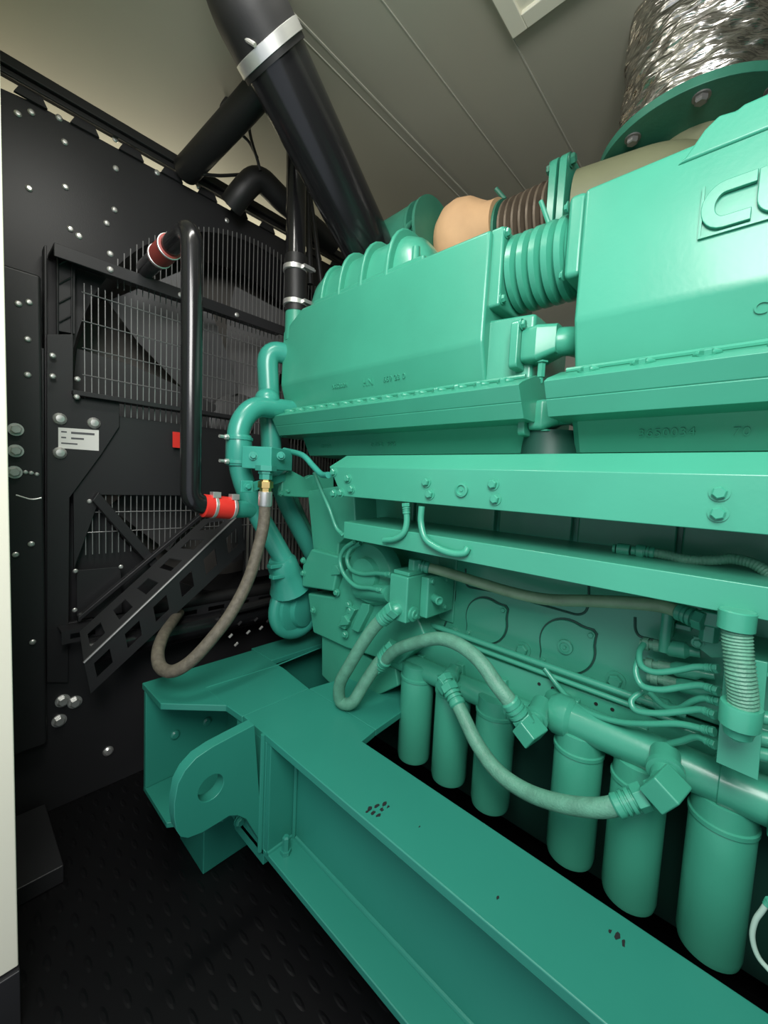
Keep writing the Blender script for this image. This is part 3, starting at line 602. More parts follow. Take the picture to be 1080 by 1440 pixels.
# ================================================================== COOLANT PIPES AT THE FRONT OF THE ENGINE
def pthing(name, label, pts, r, m=GPIPE, rad=.09, seg=24, cat='pipe'):
    P = fillet([V(p) for p in pts], rad); t = thing(name, (V(pts[0])+V(pts[-1]))/2, label, cat); bm = NB(); tube(bm, P, r, seg); build('pipe', bm, m, t); return t
Y1 = 1.56; ax_ = lambda px, py, y: at(px, py, 'y', y)
pA = pthing('coolant_pipe', 'rear green coolant pipe bending down from the cover end', [V((1.08, 1.50, 1.85)), ax_(375, 488, Y1), ax_(378, 545, Y1), ax_(382, 640, Y1)], .043)
bm = NB(); A = ax_(382, 640, Y1); tube(bm, fillet([A, ax_(398, 700, Y1+.02), ax_(445, 790, Y1)], .1), .04, 20); build('lower_leg', bm, GPIPE, pA)
Y2 = 1.46
pB = pthing('coolant_pipe', 'front green coolant pipe with a clamped sleeve beside the black uprights', [V((1.06, Y2+.03, 1.635)), ax_(355, 571, Y2), ax_(334, 600, Y2), ax_(336, 655, Y2), ax_(347, 692, Y2), ax_(362, 722, Y2), ax_(402, 792, Y2-.06)], .040, rad=.07)
bm = NB(); q0, q1 = ax_(336, 612, Y2), ax_(336, 655, Y2); lathe(bm, q0, q1-q0, [(0, .044), (.01, .047), ((q1-q0).length-.01, .049), ((q1-q0).length, .045)], 28); sl = build('rubber_sleeve', bm, GPIPE, pB)
for q in ((336, 617), (336, 650)):
    p = ax_(*q, Y2); bm = NB(); lathe(bm, p+V((0, 0, .006)), (0, 0, -1), [(0, .0495), (.001, .051), (.011, .051), (.012, .0495)], 28); hc_ = build('hose_clamp', bm, GPIPE, sl); bm = NB(); cyl(bm, p+V((-.045, -.01, 0)), p+V((-.085, -.02, 0)), .006, 10); lathe(bm, p+V((-.05, -.015, 0)), (-1, -.1, 0), [(0, .010), (.012, .010)], 6); build('clamp_screw', bm, STEEL, pB)
bm = NB(); A = ax_(360, 716, Y2); B = ax_(322, 716, Y2-.03); tube(bm, [A, (A+B)/2, B], .033, 20); build('side_spigot', bm, GPIPE, pB)
# balance link boss
bm = NB(); A = ax_(366, 560, Y2+.06); sphere(bm, ax_(376, 563, Y2+.03), .05, (1, 1, .95)); build('junction', bm, GPIPE, pB)
# bracket box with hose adapter
mb = thing('hose_junction_block', (.8, 1.3, 1.35), 'green junction block feeding the grey braided hose', 'pipe fitting')
p1, p2, p3 = ax_(352, 632, 1.3), ax_(379, 632, 1.3), ax_(412, 636, 1.3)
zt_ = ax_(375, 628, 1.28).z; zb_ = ax_(375, 660, 1.28).z
bm = NB(); loft(bm, [[V((p1.x, 1.36, z)), V((p2.x-.01, 1.27, z)), V((p3.x+.02, 1.33, z)), V((p3.x-.02, 1.44, z))] for z in (zb_, zt_)]); build('body', bm, GPIPE, mb, .004)
bolts(mb, [ax_(356, 641, 1.32), ax_(395, 641, 1.28)], (-.5, -1, 0), .011, GPIPE)
bm = NB(); A, B = ax_(352, 684, 1.30), ax_(398, 672, 1.36); loft(bm, [[A+V((0, 0, -.018)), A+V((0, 0, .016)), A+V((.012, .0, .016)), A+V((.012, 0, -.018))], [B+V((0, 0, -.012)), B+V((0, 0, .016)), B+V((.012, 0, .016)), B+V((.012, 0, -.012))]]); box(bm, tuple(A+V((-.045, -.02, -.02))), tuple(A+V((.0, -.012, .02)))); build('clamp_strap', bm, GPIPE, mb, .003)
bolts(mb, [A+V((-.022, -.02, 0))], (0, -1, 0), .01, GPIPE)
bk = thing('front_bracket', (1.0, 1.35, 1.25), 'curved green bracket between the junction block and the front column', 'bracket')
bm = NB(); pprism(bm, [(398, 668), (408, 660), (430, 672), (438, 668), (470, 668), (470, 700), (430, 700), (395, 698)], 'y', 1.36, .03); build('bracket', bm, GREEN, bk, .006)
bolts(bk, [ax_(404, 690, 1.36), ax_(395, 694, 1.36)], (0, -1, 0), .008, GREEN)
# braided hose
def yhose(pts): return [at(a, b, 'y', y) for a, b, y in pts]
hb, P = hose('braided_hose', 'long grey braided hose hanging in a loop in front of the black frame', yhose([(373, 700, 1.27), (371, 735, 1.27), (362, 775, 1.27), (348, 818, 1.27), (325, 862, 1.27), (298, 898, 1.28), (268, 930, 1.30), (243, 944, 1.34), (226, 938, 1.40), (222, 918, 1.46), (229, 895, 1.54), (240, 878, 1.64), (252, 862, 1.80)]), .0205, BRAID, cat='hose')
q = P[0]; bm = NB(); lathe(bm, q+V((0, 0, -.03)), (0, 0, 1), [(0, .0215), (.004, .024), (.05, .024), (.052, .021)], 20); build('ferrule', bm, STEEL, hb)
bm = NB(); lathe(bm, q+V((0, 0, .022)), (0, 0, 1), [(0, .020), (.012, .020), (.013, .026), (.035, .026), (.037, .018), (.045, .018)], 6); build('brass_nut', bm, BRASS, hb)
bm = NB(); lathe(bm, q+V((0, 0, .064)), (0, 0, 1), [(0, .022), (.018, .022), (.02, .026), (.03, .026), (.03, .036), (.048, .036)], 6); build('green_adapter', bm, GPIPE, hb)
# water pump
wp = thing('water_pump', (1.0, 1.48, .65), 'green cast water pump with scroll housing at the front of the engine', 'pump')
bm = NB(); c = ax_(418, 855, 1.42); lathe(bm, c+V((0, .10, 0)), (.25, -1, 0), [(0, .07), (.02, .115), (.06, .13), (.10, .12), (.105, .105), (.11, .085), (.13, .08), (.14, .03)], 36); build('scroll', bm, GPIPE, wp)
bm = NB(); tube(bm, [c+V((math.cos(a)*.105+.0, .01, math.sin(a)*.105)) for a in [PI*(.75+1.2*k/24) for k in range(25)]], .03, 14, lambda q: .024+.05*q/.8*.5); build('volute', bm, GPIPE, wp)
bolts(wp, [c+V((math.cos(a)*.105+.02, -.005, math.sin(a)*.105)) for a in [2*PI*k/8+.2 for k in range(8)]], (.25, -1, 0), .011, GPIPE)
bm = NB(); A = ax_(394, 785, 1.40); B = ax_(408, 815, 1.42); lathe(bm, A, B-A+V((0, .0, -.02)), [(0, .046), (.02, .06), (.07, .062), (.12, .075), (.15, .09)], 24); build('inlet_neck', bm, GPIPE, wp)
bm = NB(); q = ax_(385, 795, 1.37); box(bm, tuple(q+V((-.02, -.012, -.012))), tuple(q+V((.05, .02, .004)))); q = ax_(388, 810, 1.37); box(bm, tuple(q+V((-.02, -.012, -.012))), tuple(q+V((.05, .02, .004)))); build('ear', bm, GPIPE, wp, .004)
pthing('coolant_pipe', 'dark green slanting pipe behind the braided hose near the fins', [ax_(408, 700, 1.62), ax_(425, 740, 1.62), ax_(455, 790, 1.6)], .036, GREEN)
# black tube with red couplings
bt = thing('black_coolant_pipe', (.56, 1.4, 1.3), 'glossy black upright pipe joined by two red couplings', 'pipe')
Y3 = 1.42; e1, e2 = ax_(270, 318, Y3), ax_(268, 700, Y3); cz = ax_(300, 713, Y3)
bm = NB(); Q = V((e1.x, 1.86, e1.z)); tube(bm, fillet([Q, e1+V((0, 0, .0)), V((e1.x+.004, Y3, 1.8)), e2+V((0, 0, -.012)), cz], .07), .0335, 24); build('pipe', bm, BPIPE, bt)
rc = thing('red_coupling', cz, 'lower bright red hose coupling between black and green pipes', 'coupling')
dd = (ax_(322, 715, Y3)-cz).normalized(); s0 = ax_(285, 711, Y3)
bm = NB(); Lc = (ax_(329, 715, Y3)-s0).length; lathe(bm, s0, ax_(329, 715, Y3)-s0, [(0, .036), (.003, .0405), (Lc-.003, .0405), (Lc, .036)], 28); build('sleeve', bm, RED, rc)
for f in (.26, .86):
    p = s0+dd*Lc*f; bm = NB(); lathe(bm, p, dd, [(0, .041), (.001, .0425), (.011, .0425), (.012, .041)], 28); box(bm, tuple(p+V((-.006, -.03, .032))), tuple(p+V((.022, .0, .052)))); build('hose_clamp', bm, STEEL, rc, .001)
rc2 = thing('red_coupling', V((e1.x, 1.68, e1.z)), 'upper dull red hose coupling between black pipe and radiator', 'coupling')
bm = NB(); lathe(bm, V((e1.x, 1.60, e1.z)), (0, 1, 0), [(0, .036), (.003, .0405), (.117, .0405), (.12, .036)], 28); build('sleeve', bm, mat('dull_red_silicone', (.33, .05, .04), .5), rc2)
bm = NB(); lathe(bm, V((e1.x, 1.60, e1.z)), (0, 1, 0), [(.004, .041), (.005, .0425), (.013, .0425), (.014, .041)], 28); build('hose_clamp', bm, STEEL, rc2); bm = NB(); lathe(bm, V((e1.x, 1.60, e1.z)), (0, 1, 0), [(.10, .041), (.101, .0425), (.111, .0425), (.112, .041)], 28); build('hose_clamp', bm, STEEL, rc2)
# black upright pipe behind the cover
Y4 = 1.50
bu = thing('black_riser_pipe', (.93, Y4, 2.0), 'glossy black riser with two steel clamps left of the ribbed cover', 'pipe')
p0_, p1_ = ax_(415, 190, Y4), ax_(416, 372, Y4)
bm = NB(); tube(bm, [p0_+V((0, 0, .2)), p1_], .040, 24); build('pipe', bm, BPIPE, bu)
pm = ax_(416, 440, Y4); bm = NB(); cyl(bm, p1_+V((0, 0, .03)), pm, .046, 24); build('rubber_sleeve', bm, RUBBER, bu)
for f in (380, 428):
    p = ax_(415, f, Y4); bm = NB(); lathe(bm, p, (0, 0, -1), [(-.010, .047), (-.009, .0495), (.009, .0495), (.010, .047)], 28); build('hose_clamp', bm, STEEL, bu)
    bm = NB(); box(bm, tuple(p+V((.0, -.065, -.006))), tuple(p+V((.05, -.045, .008)))); cyl(bm, p+V((.0, -.055, 0)), p+V((.06, -.055, .003)), .006, 8); build('clamp_screw', bm, STEEL, bu)
bm = NB(); cyl(bm, pm+V((0, 0, .01)), pm-V((0, 0, .12)), .043, 24); build('green_stub', bm, GREEN, bu)
# slim black tubes beside the riser
pthing('black_drain_tube', 'slim black tube just right of the glossy riser', [ax_(431, 200, 1.6), ax_(436, 400, 1.6)], .014, RUBBER)
pthing('black_drain_tube', 'slim black tube curving behind the big intake duct', [ax_(428, 235, 1.64), ax_(440, 300, 1.64), ax_(452, 400, 1.64)], .011, RUBBER)
# big intake duct
bd = thing('intake_duct', (.9, 1.3, 2.5), 'wide glossy black intake duct crossing the ceiling at an angle', 'duct')
def ray(px, py, dist):
    d = (FW*FPX+RT*(px-540)+UP*(720-py)).normalized(); return CAM+d*dist
DA, DB = at(373, 57, 'z', 2.66), at(508, 330, 'x', 1.16)
bm = NB(); cyl(bm, DA, DB+(DB-DA).normalized()*.34, .102, 40); build('tube', bm, BPIPE, bd)
dd = (DA-DB).normalized(); bm = NB(); tube(bm, fillet([DA-dd*.05, DA+dd*.10, V((DA.x+dd.x*.14, DA.y+dd.y*.14, CZ-.001))], .05), .109, 36); build('rubber_elbow', bm, RUBBER, bd)
bm = NB(); lathe(bm, DA-dd*.035, dd, [(0, .109), (.001, .113), (.032, .113), (.033, .109)], 40); cyl(bm, DA+V((-.09, .0, -.05)), DA+V((-.06, -.05, -.09)), .006, 8); build('band_clamp', bm, STEEL, bd)
# black pipes from radiator top
def bpipe(label, pts, r, rad=.1): return pthing('charge_air_pipe', label, [at(a, b, 'y', y) for a, b, y in pts], r, RUBBER, rad)
bpipe('upper black pipe rising from the radiator top behind the duct', [(262, 240, 1.95), (270, 232, 1.90), (350, 145, 1.535), (384, 104, 1.42)], .053)
bpipe('lower black pipe arching from radiator top behind the riser', [(325, 290, 1.9), (338, 272, 1.85), (362, 246, 1.80), (400, 285, 1.80), (470, 345, 1.8)], .052, .06)
for lab, pts in (('thin black cable looping above the upper black pipe', [(312, 160, 1.75), (312, 148, 1.72), (325, 132, 1.7), (345, 118, 1.7)]), ('thin black cable hanging between the two black pipes', [(372, 155, 1.75), (352, 165, 1.75), (352, 190, 1.75), (362, 225, 1.75), (366, 240, 1.75)]), ('thin black cable running down to the lower black pipe', [(334, 184, 1.78), (350, 200, 1.78), (362, 222, 1.76)]), ('thin black cable joining both pipes at the radiator top', [(285, 245, 1.86), (310, 247, 1.86), (345, 245, 1.85)])):
    hose('control_cable', lab, yhose(pts), .0065, RUBBER, cat='cable')
# ================================================================== TURBO / EXHAUST
tb = thing('turbocharger', (1.5, 1.2, 2.2), 'dark green turbocharger housing behind the ribbed cover', 'turbocharger')
c = at(560, 345, 'x', 1.42); bm = NB(); lathe(bm, V((1.36, 1.38, 2.35)), (0, -1, 0), [(0, .03), (.01, .08), (.05, .105), (.12, .12), (.27, .125), (.28, .11)], 32); build('compressor_housing', bm, GDARK, tb)
bm = NB(); lathe(bm, V((1.36, 1.10, 2.35)), (0, -1, 0), [(0, .13), (.012, .13), (.014, .10), (.04, .10), (.042, .132), (.055, .132)], 32); build('v_band', bm, GDARK, tb)
hose('oil_line', 'dark green oil line curling over the turbocharger', [Vector((1.22, .93, 2.14)), Vector((1.20, 1.0, 2.20)), Vector((1.22, 1.08, 2.30)), Vector((1.29, 1.09, 2.38)), Vector((1.38, 1.06, 2.42))], .012, GDARK, cat='pipe')
tn = thing('turbine_lagging', (1.45, .88, 2.25), 'bulging tan heat lagging around the turbine', 'heat shield')
bm = NB(); c = V((1.46, .93, 2.315)); lathe(bm, c+V((0, .13, 0)), (0, -1, 0), [(0, .06), (.012, .10), (.035, .135), (.07, .158), (.11, .164), (.15, .155), (.185, .132), (.215, .115), (.24, .11), (.26, .11)], 40)
build('lagging', bm, TAN, tn)
eb2 = thing('exhaust_bellows', (1.5, .72, 2.3), 'brown ribbed exhaust bellows between tan lagging and green flange', 'bellows')
AX, AZ = 1.50, 2.30
bm = NB(); pr = [(0, .10)]
y = .0
for k in range(7): pr += [(y+.002, .10), (y+.010, .128), (y+.018, .128), (y+.026, .10)]; y += .0265
lathe(bm, V((AX, .602, AZ)), (0, 1, 0), pr, 40); build('bellows', bm, BROWN, eb2)
bm = NB(); lathe(bm, V((AX, .79, AZ)), (0, 1, 0), [(0, .12), (.0, .135), (.02, .135), (.022, .11)], 36); cyl(bm, (AX-.04, .80, AZ+.13), (AX-.06, .83, AZ+.17), .008, 8); build('v_band', bm, GDARK, eb2)
ef = thing('exhaust_flange', (1.5, .63, 2.2), 'bolted pair of green square exhaust flanges', 'flange')
for y in (.540, .572):
    bm = NB(); loft(bm, [rrect2(V((AX, yy, AZ)), .135, .135, .04) for yy in (y, y+.024)]); build('flange_plate', bm, GREEN, ef, .002)
bolts(ef, [V((AX+a, .596, AZ+b)) for a in (-.108, .108) for b in (-.108, .108)], (0, 1, 0), .016, GDARK); bolts(ef, [V((AX+a, .540, AZ+b)) for a in (-.108, .108) for b in (-.108, .108)], (0, -1, 0), .016, GDARK)
DC = V((1.63, .25, 2.44)); DR = .265
ex = thing('exhaust_pipe', (1.6, .4, 2.2), 'olive painted exhaust elbow behind the lettered cover', 'pipe')
bm = NB(); tube(bm, fillet([V((AX, .541, AZ)), V((AX+.03, .30, AZ-.01)), V((DC.x, DC.y-.02, AZ-.01)), V((DC.x, DC.y-.01, 2.43))], .10), .122, 36); build('elbow', bm, OLIVE, ex)
bm = NB(); lathe(bm, DC+V((0, 0, -.015)), (0, 0, 1), [(0, .14), (.0, DR), (.026, DR), (.026, .14)], 64); fl_ = build('round_flange', bm, GDARK, ex, .002)
bolts(fl_, [DC+V((math.cos(a)*.225, math.sin(a)*.225, -.015)) for a in [2*PI*k/8+PI*1.06 for k in range(8)]], (0, 0, -1), .016, mat('dull_bolt', (.25, .24, .23), .4, .6))
fo = thing('foil_exhaust_stack', DC+V((0, 0, .012)), 'exhaust riser wrapped in crinkled silver foil, going up to the ceiling', 'pipe')
bm = NB(); R_ = .205; rings = []
for i in range(41):
    z = DC.z+.012+(CZ-.001-DC.z-.012)*i/40; ring = []
    for k in range(96):
        a = 2*PI*k/96; w_ = .004*math.sin(9*a+z*40)+.003*math.sin(17*a-z*95+1.3)+.0035*math.sin(z*170+5*math.sin(a*2)+2*math.sin(a*5))+random.uniform(-.0012, .0012)
        ring.append(V((DC.x+math.cos(a)*(R_+w_), DC.y+math.sin(a)*(R_+w_), z)))
    rings.append(ring)
loft(bm, rings); build('foil_wrap', bm, FOIL, fo)
# ================================================================== RADIATOR
rd = thing('radiator', (1.0, 2.05, 0), 'huge black radiator frame studded with bright bolts at the container end', 'radiator')
RY = 2.0
def py_(pts, y, depth, name, m=BLACK, parent=rd, bevel=.002):
    bm = NB(); pprism(bm, pts, 'y', y, depth); return build(name, bm, m, parent, bevel)
XL, XR = .135, 2.35
GC = V((1.12, 0, 1.62)); GR = .90            # fan opening
# panel with round opening
bm = NB(); NA = 96; ring = []; outr = []
zlo, zhi = 1.20, 2.62
for k in range(NA):
    a = 2*PI*k/NA; c_, s_ = math.cos(a), math.sin(a)
    ring.append(V((GC.x+c_*.78, RY, GC.z+s_*.90)))
    sx = ((XR if c_ > 0 else XL)-GC.x)/c_ if abs(c_) > 1e-6 else 9e9; sz = ((zhi if s_ > 0 else .05)-GC.z)/s_ if abs(s_) > 1e-6 else 9e9
    outr.append(V((GC.x+c_*min(sx, sz), RY, GC.z+s_*min(sx, sz))))
d = V((0, .02, 0)); RV = [[bm.verts.new(p) for p in r] for r in (ring, outr, [p+d for p in outr], [p+d for p in ring])]
for k in range(4):
    a_, b_ = RV[k], RV[(k+1) % 4]
    for i in range(NA):
        j = (i+1) % NA; bm.faces.new((a_[i], a_[j], b_[j], b_[i]))
build('shroud_panel', bm, BLACK, rd)
bm = NB(); rings = [[V((GC.x+math.cos(a)*.78*s, y, GC.z+math.sin(a)*.9*s)) for a in [2*PI*k/64 for k in range(64)]] for y, s in ((RY+.02, 1), (RY+.25, .95))]
loft(bm, rings, False); build('shroud_ring', bm, BLACK, rd)
bm = NB(); box(bm, (XL, 2.50, .1), (XR, 2.56, 2.62)); build('core', bm, CORE, rd)
bm = NB(); box(bm, (XL, 2.02, .05), (XL+.02, 2.56, 2.62)); box(bm, (XL, 2.02, 2.60), (XR, 2.56, 2.62)); box(bm, (XR-.02, 2.02, .05), (XR, 2.56, 2.6)); build('casing', bm, BLACK, rd)
# top rail and gasket strip
bm = NB(); box(bm, (XL, 1.955, 2.665), (XR, 2.03, 2.70)); box(bm, (XL, 1.97, 2.645), (XR, 1.98, 2.665)); build('top_rail', bm, RUBBER, rd, .004)
for k in range(14):
    bm = NB(); x = XL+.06+k*.155; prism(bm, [V((x, 1.985, 2.615)), V((x+.015, 1.985, 2.645)), V((x+.075, 1.985, 2.645)), V((x+.09, 1.985, 2.615))], 'y', .01); build('edge_tab', bm, BLACK, rd)
# left uprights, plates
py_([(62, 345), (66, 345), (68, 950), (64, 950)], 1.93, .05, 'edge_strip')
py_([(66, 470), (103, 470), (103, 560), (168, 560), (168, 600), (142, 640), (98, 700), (96, 960), (66, 960)], 1.915, .010, 'gusset_plate')
py_([(80, 352), (106, 362), (106, 470), (80, 465)], 1.94, .02, 'upright')
bm = NB()
for k in range(9):
    A = at(83, 372+k*27, 'y', 1.935); B = at(102, 362+k*27, 'y', 1.935)
    if k < 7: cyl(bm, A, B, .003, 6)
cyl(bm, at(81, 352, 'y', 1.935), at(81, 560, 'y', 1.935), .004, 8); cyl(bm, at(101, 358, 'y', 1.935), at(101, 560, 'y', 1.935), .003, 8)
build('ladder_rung', bm, BLACK, rd)
py_([(20, 480), (62, 490), (62, 690), (20, 700)], 1.90, .01, 'side_hatch')
bm = NB(); tube(bm, fillet([at(22, 696, 'y', 1.89), at(45, 703, 'y', 1.89), at(58, 700, 'y', 1.89)], .02), .006, 8); build('hatch_lip', bm, STEEL, rd)
# cross bars (angle section)
def bar(a, b, h, y0, y1, name='cross_bar'):
    A, B = at(*a, 'y', y0), at(*b, 'y', y0); z = (A.z+B.z)/2; bm = NB(); box(bm, (A.x, y0, z-h), (B.x, y0+.012, z)); box(bm, (A.x, y0+.012, z-.012), (B.x, y1, z)); return build(name, bm, BLACK, rd, .002), z
b1_, zz1 = bar((76, 340), (408, 462), .045, 1.86, 1.99)
b2_, zz2 = bar((103, 545), (352, 590), .018, 1.88, 1.99)
# lower solid baffle
x0 = at(103, 580, 'y', 1.92).x
bm = NB(); prism(bm, [V((x0, 1.93, 1.56)), V((x0, 1.93, .95)), V((x0+.09, 1.93, 1.24)), V((1.30, 1.93, 1.24)), V((1.30, 1.93, 1.56))], 'y', .012); build('baffle_plate', bm, BLACK, rd, .002)
# big lower skirt
bm = NB(); P = [at(20, 905, 'y', 1.93), at(98, 905, 'y', 1.93)]; zt2 = P[0].z
prism(bm, [V((XL, 1.93, .0)), V((1.6, 1.93, .0)), V((1.6, 1.93, .55)), V((.62, 1.93, .55)), V((.40, 1.93, .74)), V((XL, 1.93, .74))], 'y', .02); build('skirt', bm, BLACK, rd, .002)
bm = NB(); box(bm, (XL, 1.885, .3), (at(65, 900, 'y', 1.885).x, 1.93, 2.0)); build('corner_post', bm, BLACK, rd, .01)
bolts(rd, [at(a, b, 'y', 1.93) for a, b in ((88, 985), (105, 987), (83, 1013))], (0, -1, 0), .018, STEEL, True)
bolts(rd, [at(152, 1056, 'y', 1.93)], (0, -1, 0), .02, STEEL, False)
bolts(rd, [at(a, b, 'y', 1.914) for a, b in ((84, 589), (132, 595), (84, 637))], (0, -1, 0), .022, STEEL, False)
BP = [(91, 200), (92, 263), (163, 237), (161, 295), (41, 265), (25, 160), (44, 158), (83, 166), (162, 196), (187, 212), (113, 174), (150, 314), (99, 322), (111, 332), (155, 357), (155, 379), (221, 243), (254, 415), (333, 443), (256, 250), (279, 263), (320, 285), (343, 286), (368, 297), (319, 310)]
bolts(rd, [at(a, b, 'y', RY-.001) if b < 330 else at(a, b, 'y', 1.859) for a, b in BP], (0, -1, 0), .011, STEEL, False)
bolts(rd, [at(a, b, 'y', 1.884) for a, b in ((41, 425), (26, 427), (39, 477), (39, 527), (74, 500), (74, 529), (109, 533), (108, 558), (44, 765), (22, 780), (46, 903))], (0, -1, 0), .010, STEEL, False)
bolts(rd, [at(a, b, 'y', 1.884) for a, b in ((22, 604), (22, 634), (20, 664))], (0, -1, 0), .016, STEEL)
bolts(rd, [at(a, b, 'y', 1.884) for a, b in ((36, 664), (44, 665), (52, 667))], (0, -1, 0), .007, STEEL, False)
bolts(rd, [at(a, b, 'y', 1.93) for a, b in ((106, 803), (170, 797), (105, 858), (126, 705), (45, 920), (42, 905), (52, 903))], (0, -1, 0), .009, STEEL, False)
# access panel outlined by a bright edge
py_([(108, 802), (170, 797), (172, 862), (108, 872)], 1.94, .006, 'access_plate')
# sticker
bm = NB(); pprism(bm, [(82, 601), (139, 605), (139, 634), (82, 630)], 'y', 1.9138, .0012); st = build('sticker', bm, WHITE, rd); st['label'] = 'white printed sticker'
bm = NB()
for (a, b, c_, w_) in ((86, 606, 94, 2), (100, 607, 133, 3), (86, 614, 93, 2), (100, 615, 118, 2.5), (86, 622, 109, 2)):
    pprism(bm, [(a, b), (c_, b+(c_-a)*.07), (c_, b+(c_-a)*.07+w_), (a, b+w_)], 'y', 1.9133, .0006)
build('printing', bm, INK, st)
py_([(243, 607), (253, 608), (253, 630), (243, 629)], 1.90, .004, 'red_tag', RED, rd, 0)
# fin panel lower right
bm = NB(); A, B = at(350, 690, 'y', 1.94), at(425, 865, 'y', 1.94)
for k in range(22):
    x = A.x+(B.x+.15-A.x)*k/22; box(bm, (x, 1.94, .84), (x+.006, 1.955, 1.32))
build('louvre_fin', bm, mat('pale_fins', (.42, .40, .36), .5, .5), rd)
bm = NB(); box(bm, (A.x-.01, 1.957, .80), (B.x+.2, 1.97, 1.35)); build('fin_backing', bm, BLACK, rd)
# fan guard
fg = thing('fan_guard', (1.0, 1.95, 1.1), 'wire fan guard of close upright rods across the radiator opening', 'guard')
bm = NB(); x = at(118, 440, 'y', 1.95).x
while x < 1.75:
    dz = math.sqrt(max(0, 1-((x-GC.x)/.80)**2))*.90; zt3 = GC.z+dz
    if zt3 > zz1+.03: cyl(bm, (x, 1.955, zz1-.05), (x, 1.955, zt3), .0021, 5)
    cyl(bm, (x, 1.945, 1.0), (x, 1.945, zz1-.075), .0021, 5); x += .0225
build('upright_rods', bm, WIRE, fg)
bm = NB(); z = 2.0; x = at(115, 440, 'y', 1.94).x
for z in (2.005, 1.90, 1.80, 1.70, 1.62, 1.17, 1.09): cyl(bm, (x, 1.94, z), (1.7, 1.94, z), .002, 5)
build('cross_rods', bm, WIRE, fg)
# fan
fn = thing('cooling_fan', (GC.x, 2.2, GC.z), 'grey bladed cooling fan behind the wire guard', 'fan')
bm = NB(); lathe(bm, (GC.x, 2.24, GC.z), (0, -1, 0), [(0, .17), (.10, .17), (.12, .14), (.12, .05), (.16, .05)], 32); build('hub', bm, FAN, fn)
for k in range(7):
    a = 2*PI*k/7+.42; bm = NB(); u = V((math.cos(a), 0, math.sin(a))); w_ = V((-math.sin(a), 0, math.cos(a))); yy = V((0, 1, 0)); rings = []
    for s, ch, tw in ((.15, .10, .7), (.35, .15, .55), (.55, .19, .42), (.74, .20, .32)):
        c = V((GC.x, 2.17, GC.z))+u*s; e = w_*math.cos(tw)*ch+yy*math.sin(tw)*ch; nrm = e.cross(u).normalized()*.005
        rings.append([c-e+nrm, c+nrm*2.5, c+e+nrm, c+e-nrm, c+nrm*.5, c-e-nrm])
    loft(bm, rings); build('blade', bm, FAN, fn)
# slotted braces in front of the radiator
bc = thing('slotted_brace', (.6, 1.75, .8), 'black slotted steel channel brace slanting up to the right', 'brace')
yb = 1.72; g = lambda a, b, y=yb: at(a, b, 'y', y)
bm = NB(); slotted(bm, g(118, 932), g(338, 722), g(128, 975), g(345, 772), 6, (0, .005, 0), .27, .5); build('web', bm, BLACK, bc)
bm = NB(); slotted(bm, g(118, 932), g(338, 722), g(112, 888, 1.82), g(286, 730, 1.82), 6, (0, 0, -.004), .27, .5); build('upper_flange', bm, BLACK, bc)
bm = NB(); cyl(bm, g(118, 932), g(338, 722), .005, 8); build('bright_edge', bm, mat('edge_highlight', (.35, .35, .34), .3, .6), bc)  # paler rod carries the highlight along the channel's top edge in its colour
bc2 = thing('diagonal_strut', (.5, 1.86, .9), 'thin black strut parallel to the slotted brace, behind it', 'brace')
bm = NB(); A, B = g(110, 876, 1.88), g(292, 722, 1.88); loft(bm, [[p+V(q) for q in ((0, 0, 0), (0, .03, 0), (0, .03, .022), (0, 0, .022))] for p in (A, B)]); build('strut', bm, BLACK, bc2, .003)
bc3 = thing('horizontal_support', (.6, 1.80, .8), 'black slotted angle running level under the fan guard', 'brace')
zq = g(100, 886, 1.84).z; bm = NB(); slotted(bm, (XL+.15, 1.84, zq), (1.45, 1.84, zq), (XL+.15, 1.84, zq-.05), (1.45, 1.84, zq-.05), 9, (0, .005, 0), .3, .6); build('face', bm, BLACK, bc3)
bm = NB(); box(bm, (XL+.15, 1.845, zq-.005), (1.45, 1.92, zq)); build('ledge', bm, BLACK, bc3)
bc4 = thing('counter_brace', (.6, 1.86, 1.0), 'short black brace slanting down to the right across the lower guard', 'brace')
bm = NB(); A, B = g(130, 704, 1.90), g(215, 800, 1.90); loft(bm, [[p+V(q) for q in ((0, 0, 0), (0, .04, 0), (0.02, .04, .035), (0.02, 0, .035))] for p in (A, B)]); build('brace', bm, BLACK, bc4, .003)
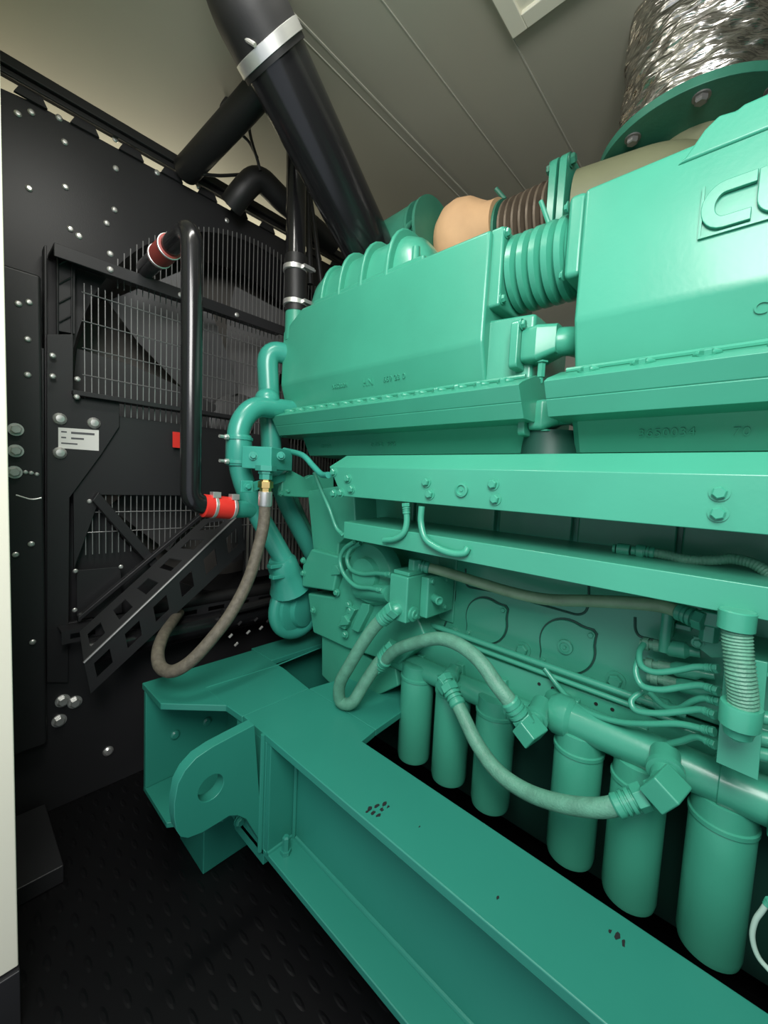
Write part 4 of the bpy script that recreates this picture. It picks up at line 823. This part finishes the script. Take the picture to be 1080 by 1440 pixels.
# black pipes and cable bundle under the radiator, above the skid end
pthing('black_bottom_pipe', 'fat black pipe lying level behind the skid end', [V((.35, 1.80, .66)), V((1.6, 1.80, .66))], .05, BPIPE)
pthing('black_bottom_pipe', 'slimmer black pipe running above the fat one', [V((.55, 1.86, .77)), V((1.7, 1.86, .74))], .03, RUBBER)
cbn = thing('clamp_strip', (1.1, 1.75, .72), 'row of small bright clamps on dark hoses below the water pump', 'clamp')
for k, (a, b) in enumerate(((312, 885), (322, 893), (335, 875), (347, 888), (358, 870), (365, 882), (375, 872), (330, 905))):
    p = at(a, b, 'y', 1.72); bm = NB(); cyl(bm, p+V((0, 0, -.012)), p+V((.016, 0, .0)), .006, 8); build('clamp', bm, STEEL if k % 2 else BLACK, cbn)
bm = NB(); cyl(bm, (.85, 1.74, .72), (1.45, 1.74, .74), .02, 10); build('carrier_hose', bm, RUBBER, cbn)
# low step against the left wall
sb = build('floor_step', box(NB(), (.101, 1.55, .0), (.24, 1.90, .06)), BLACK, None, .004); tag(sb, 'low black steel step on the floor in front of the radiator', 'step')
# ================================================================== LIGHT
def area(name, loc, target, sx, sy_, e, col=(1, 1, 1)):
    l = bpy.data.lights.new(name, 'AREA'); l.shape = 'RECTANGLE'; l.size = sx; l.size_y = sy_; l.energy = e; l.color = col
    o = bpy.data.objects.new(name, l); COL.objects.link(o); o.location = loc
    o.rotation_euler = (V(target)-V(loc)).to_track_quat('-Z', 'Y').to_euler(); return o
area('door_daylight', (-.30, -.12, 2.28), (1.0, .85, 1.35), .8, .9, 44, (1, .99, .96))
area('ceiling_lamp', (.35, .95, 2.80), (.6, 1.0, 1.2), .12, .9, 13, (1, .98, .92))
area('radiator_end_lamp', (1.0, 2.78, 2.62), (.8, 1.5, 2.95), 1.8, .16, 10, (1, .93, .70))
wd = bpy.data.worlds.new('world'); bpy.context.scene.world = wd; wd.use_nodes = True
wd.node_tree.nodes['Background'].inputs[0].default_value = (.80, .88, 1, 1); wd.node_tree.nodes['Background'].inputs[1].default_value = .6
sc = bpy.context.scene; sc.view_settings.view_transform = 'Standard'; sc.view_settings.look = 'None'; sc.view_settings.gamma = 1; sc.view_settings.exposure = 0
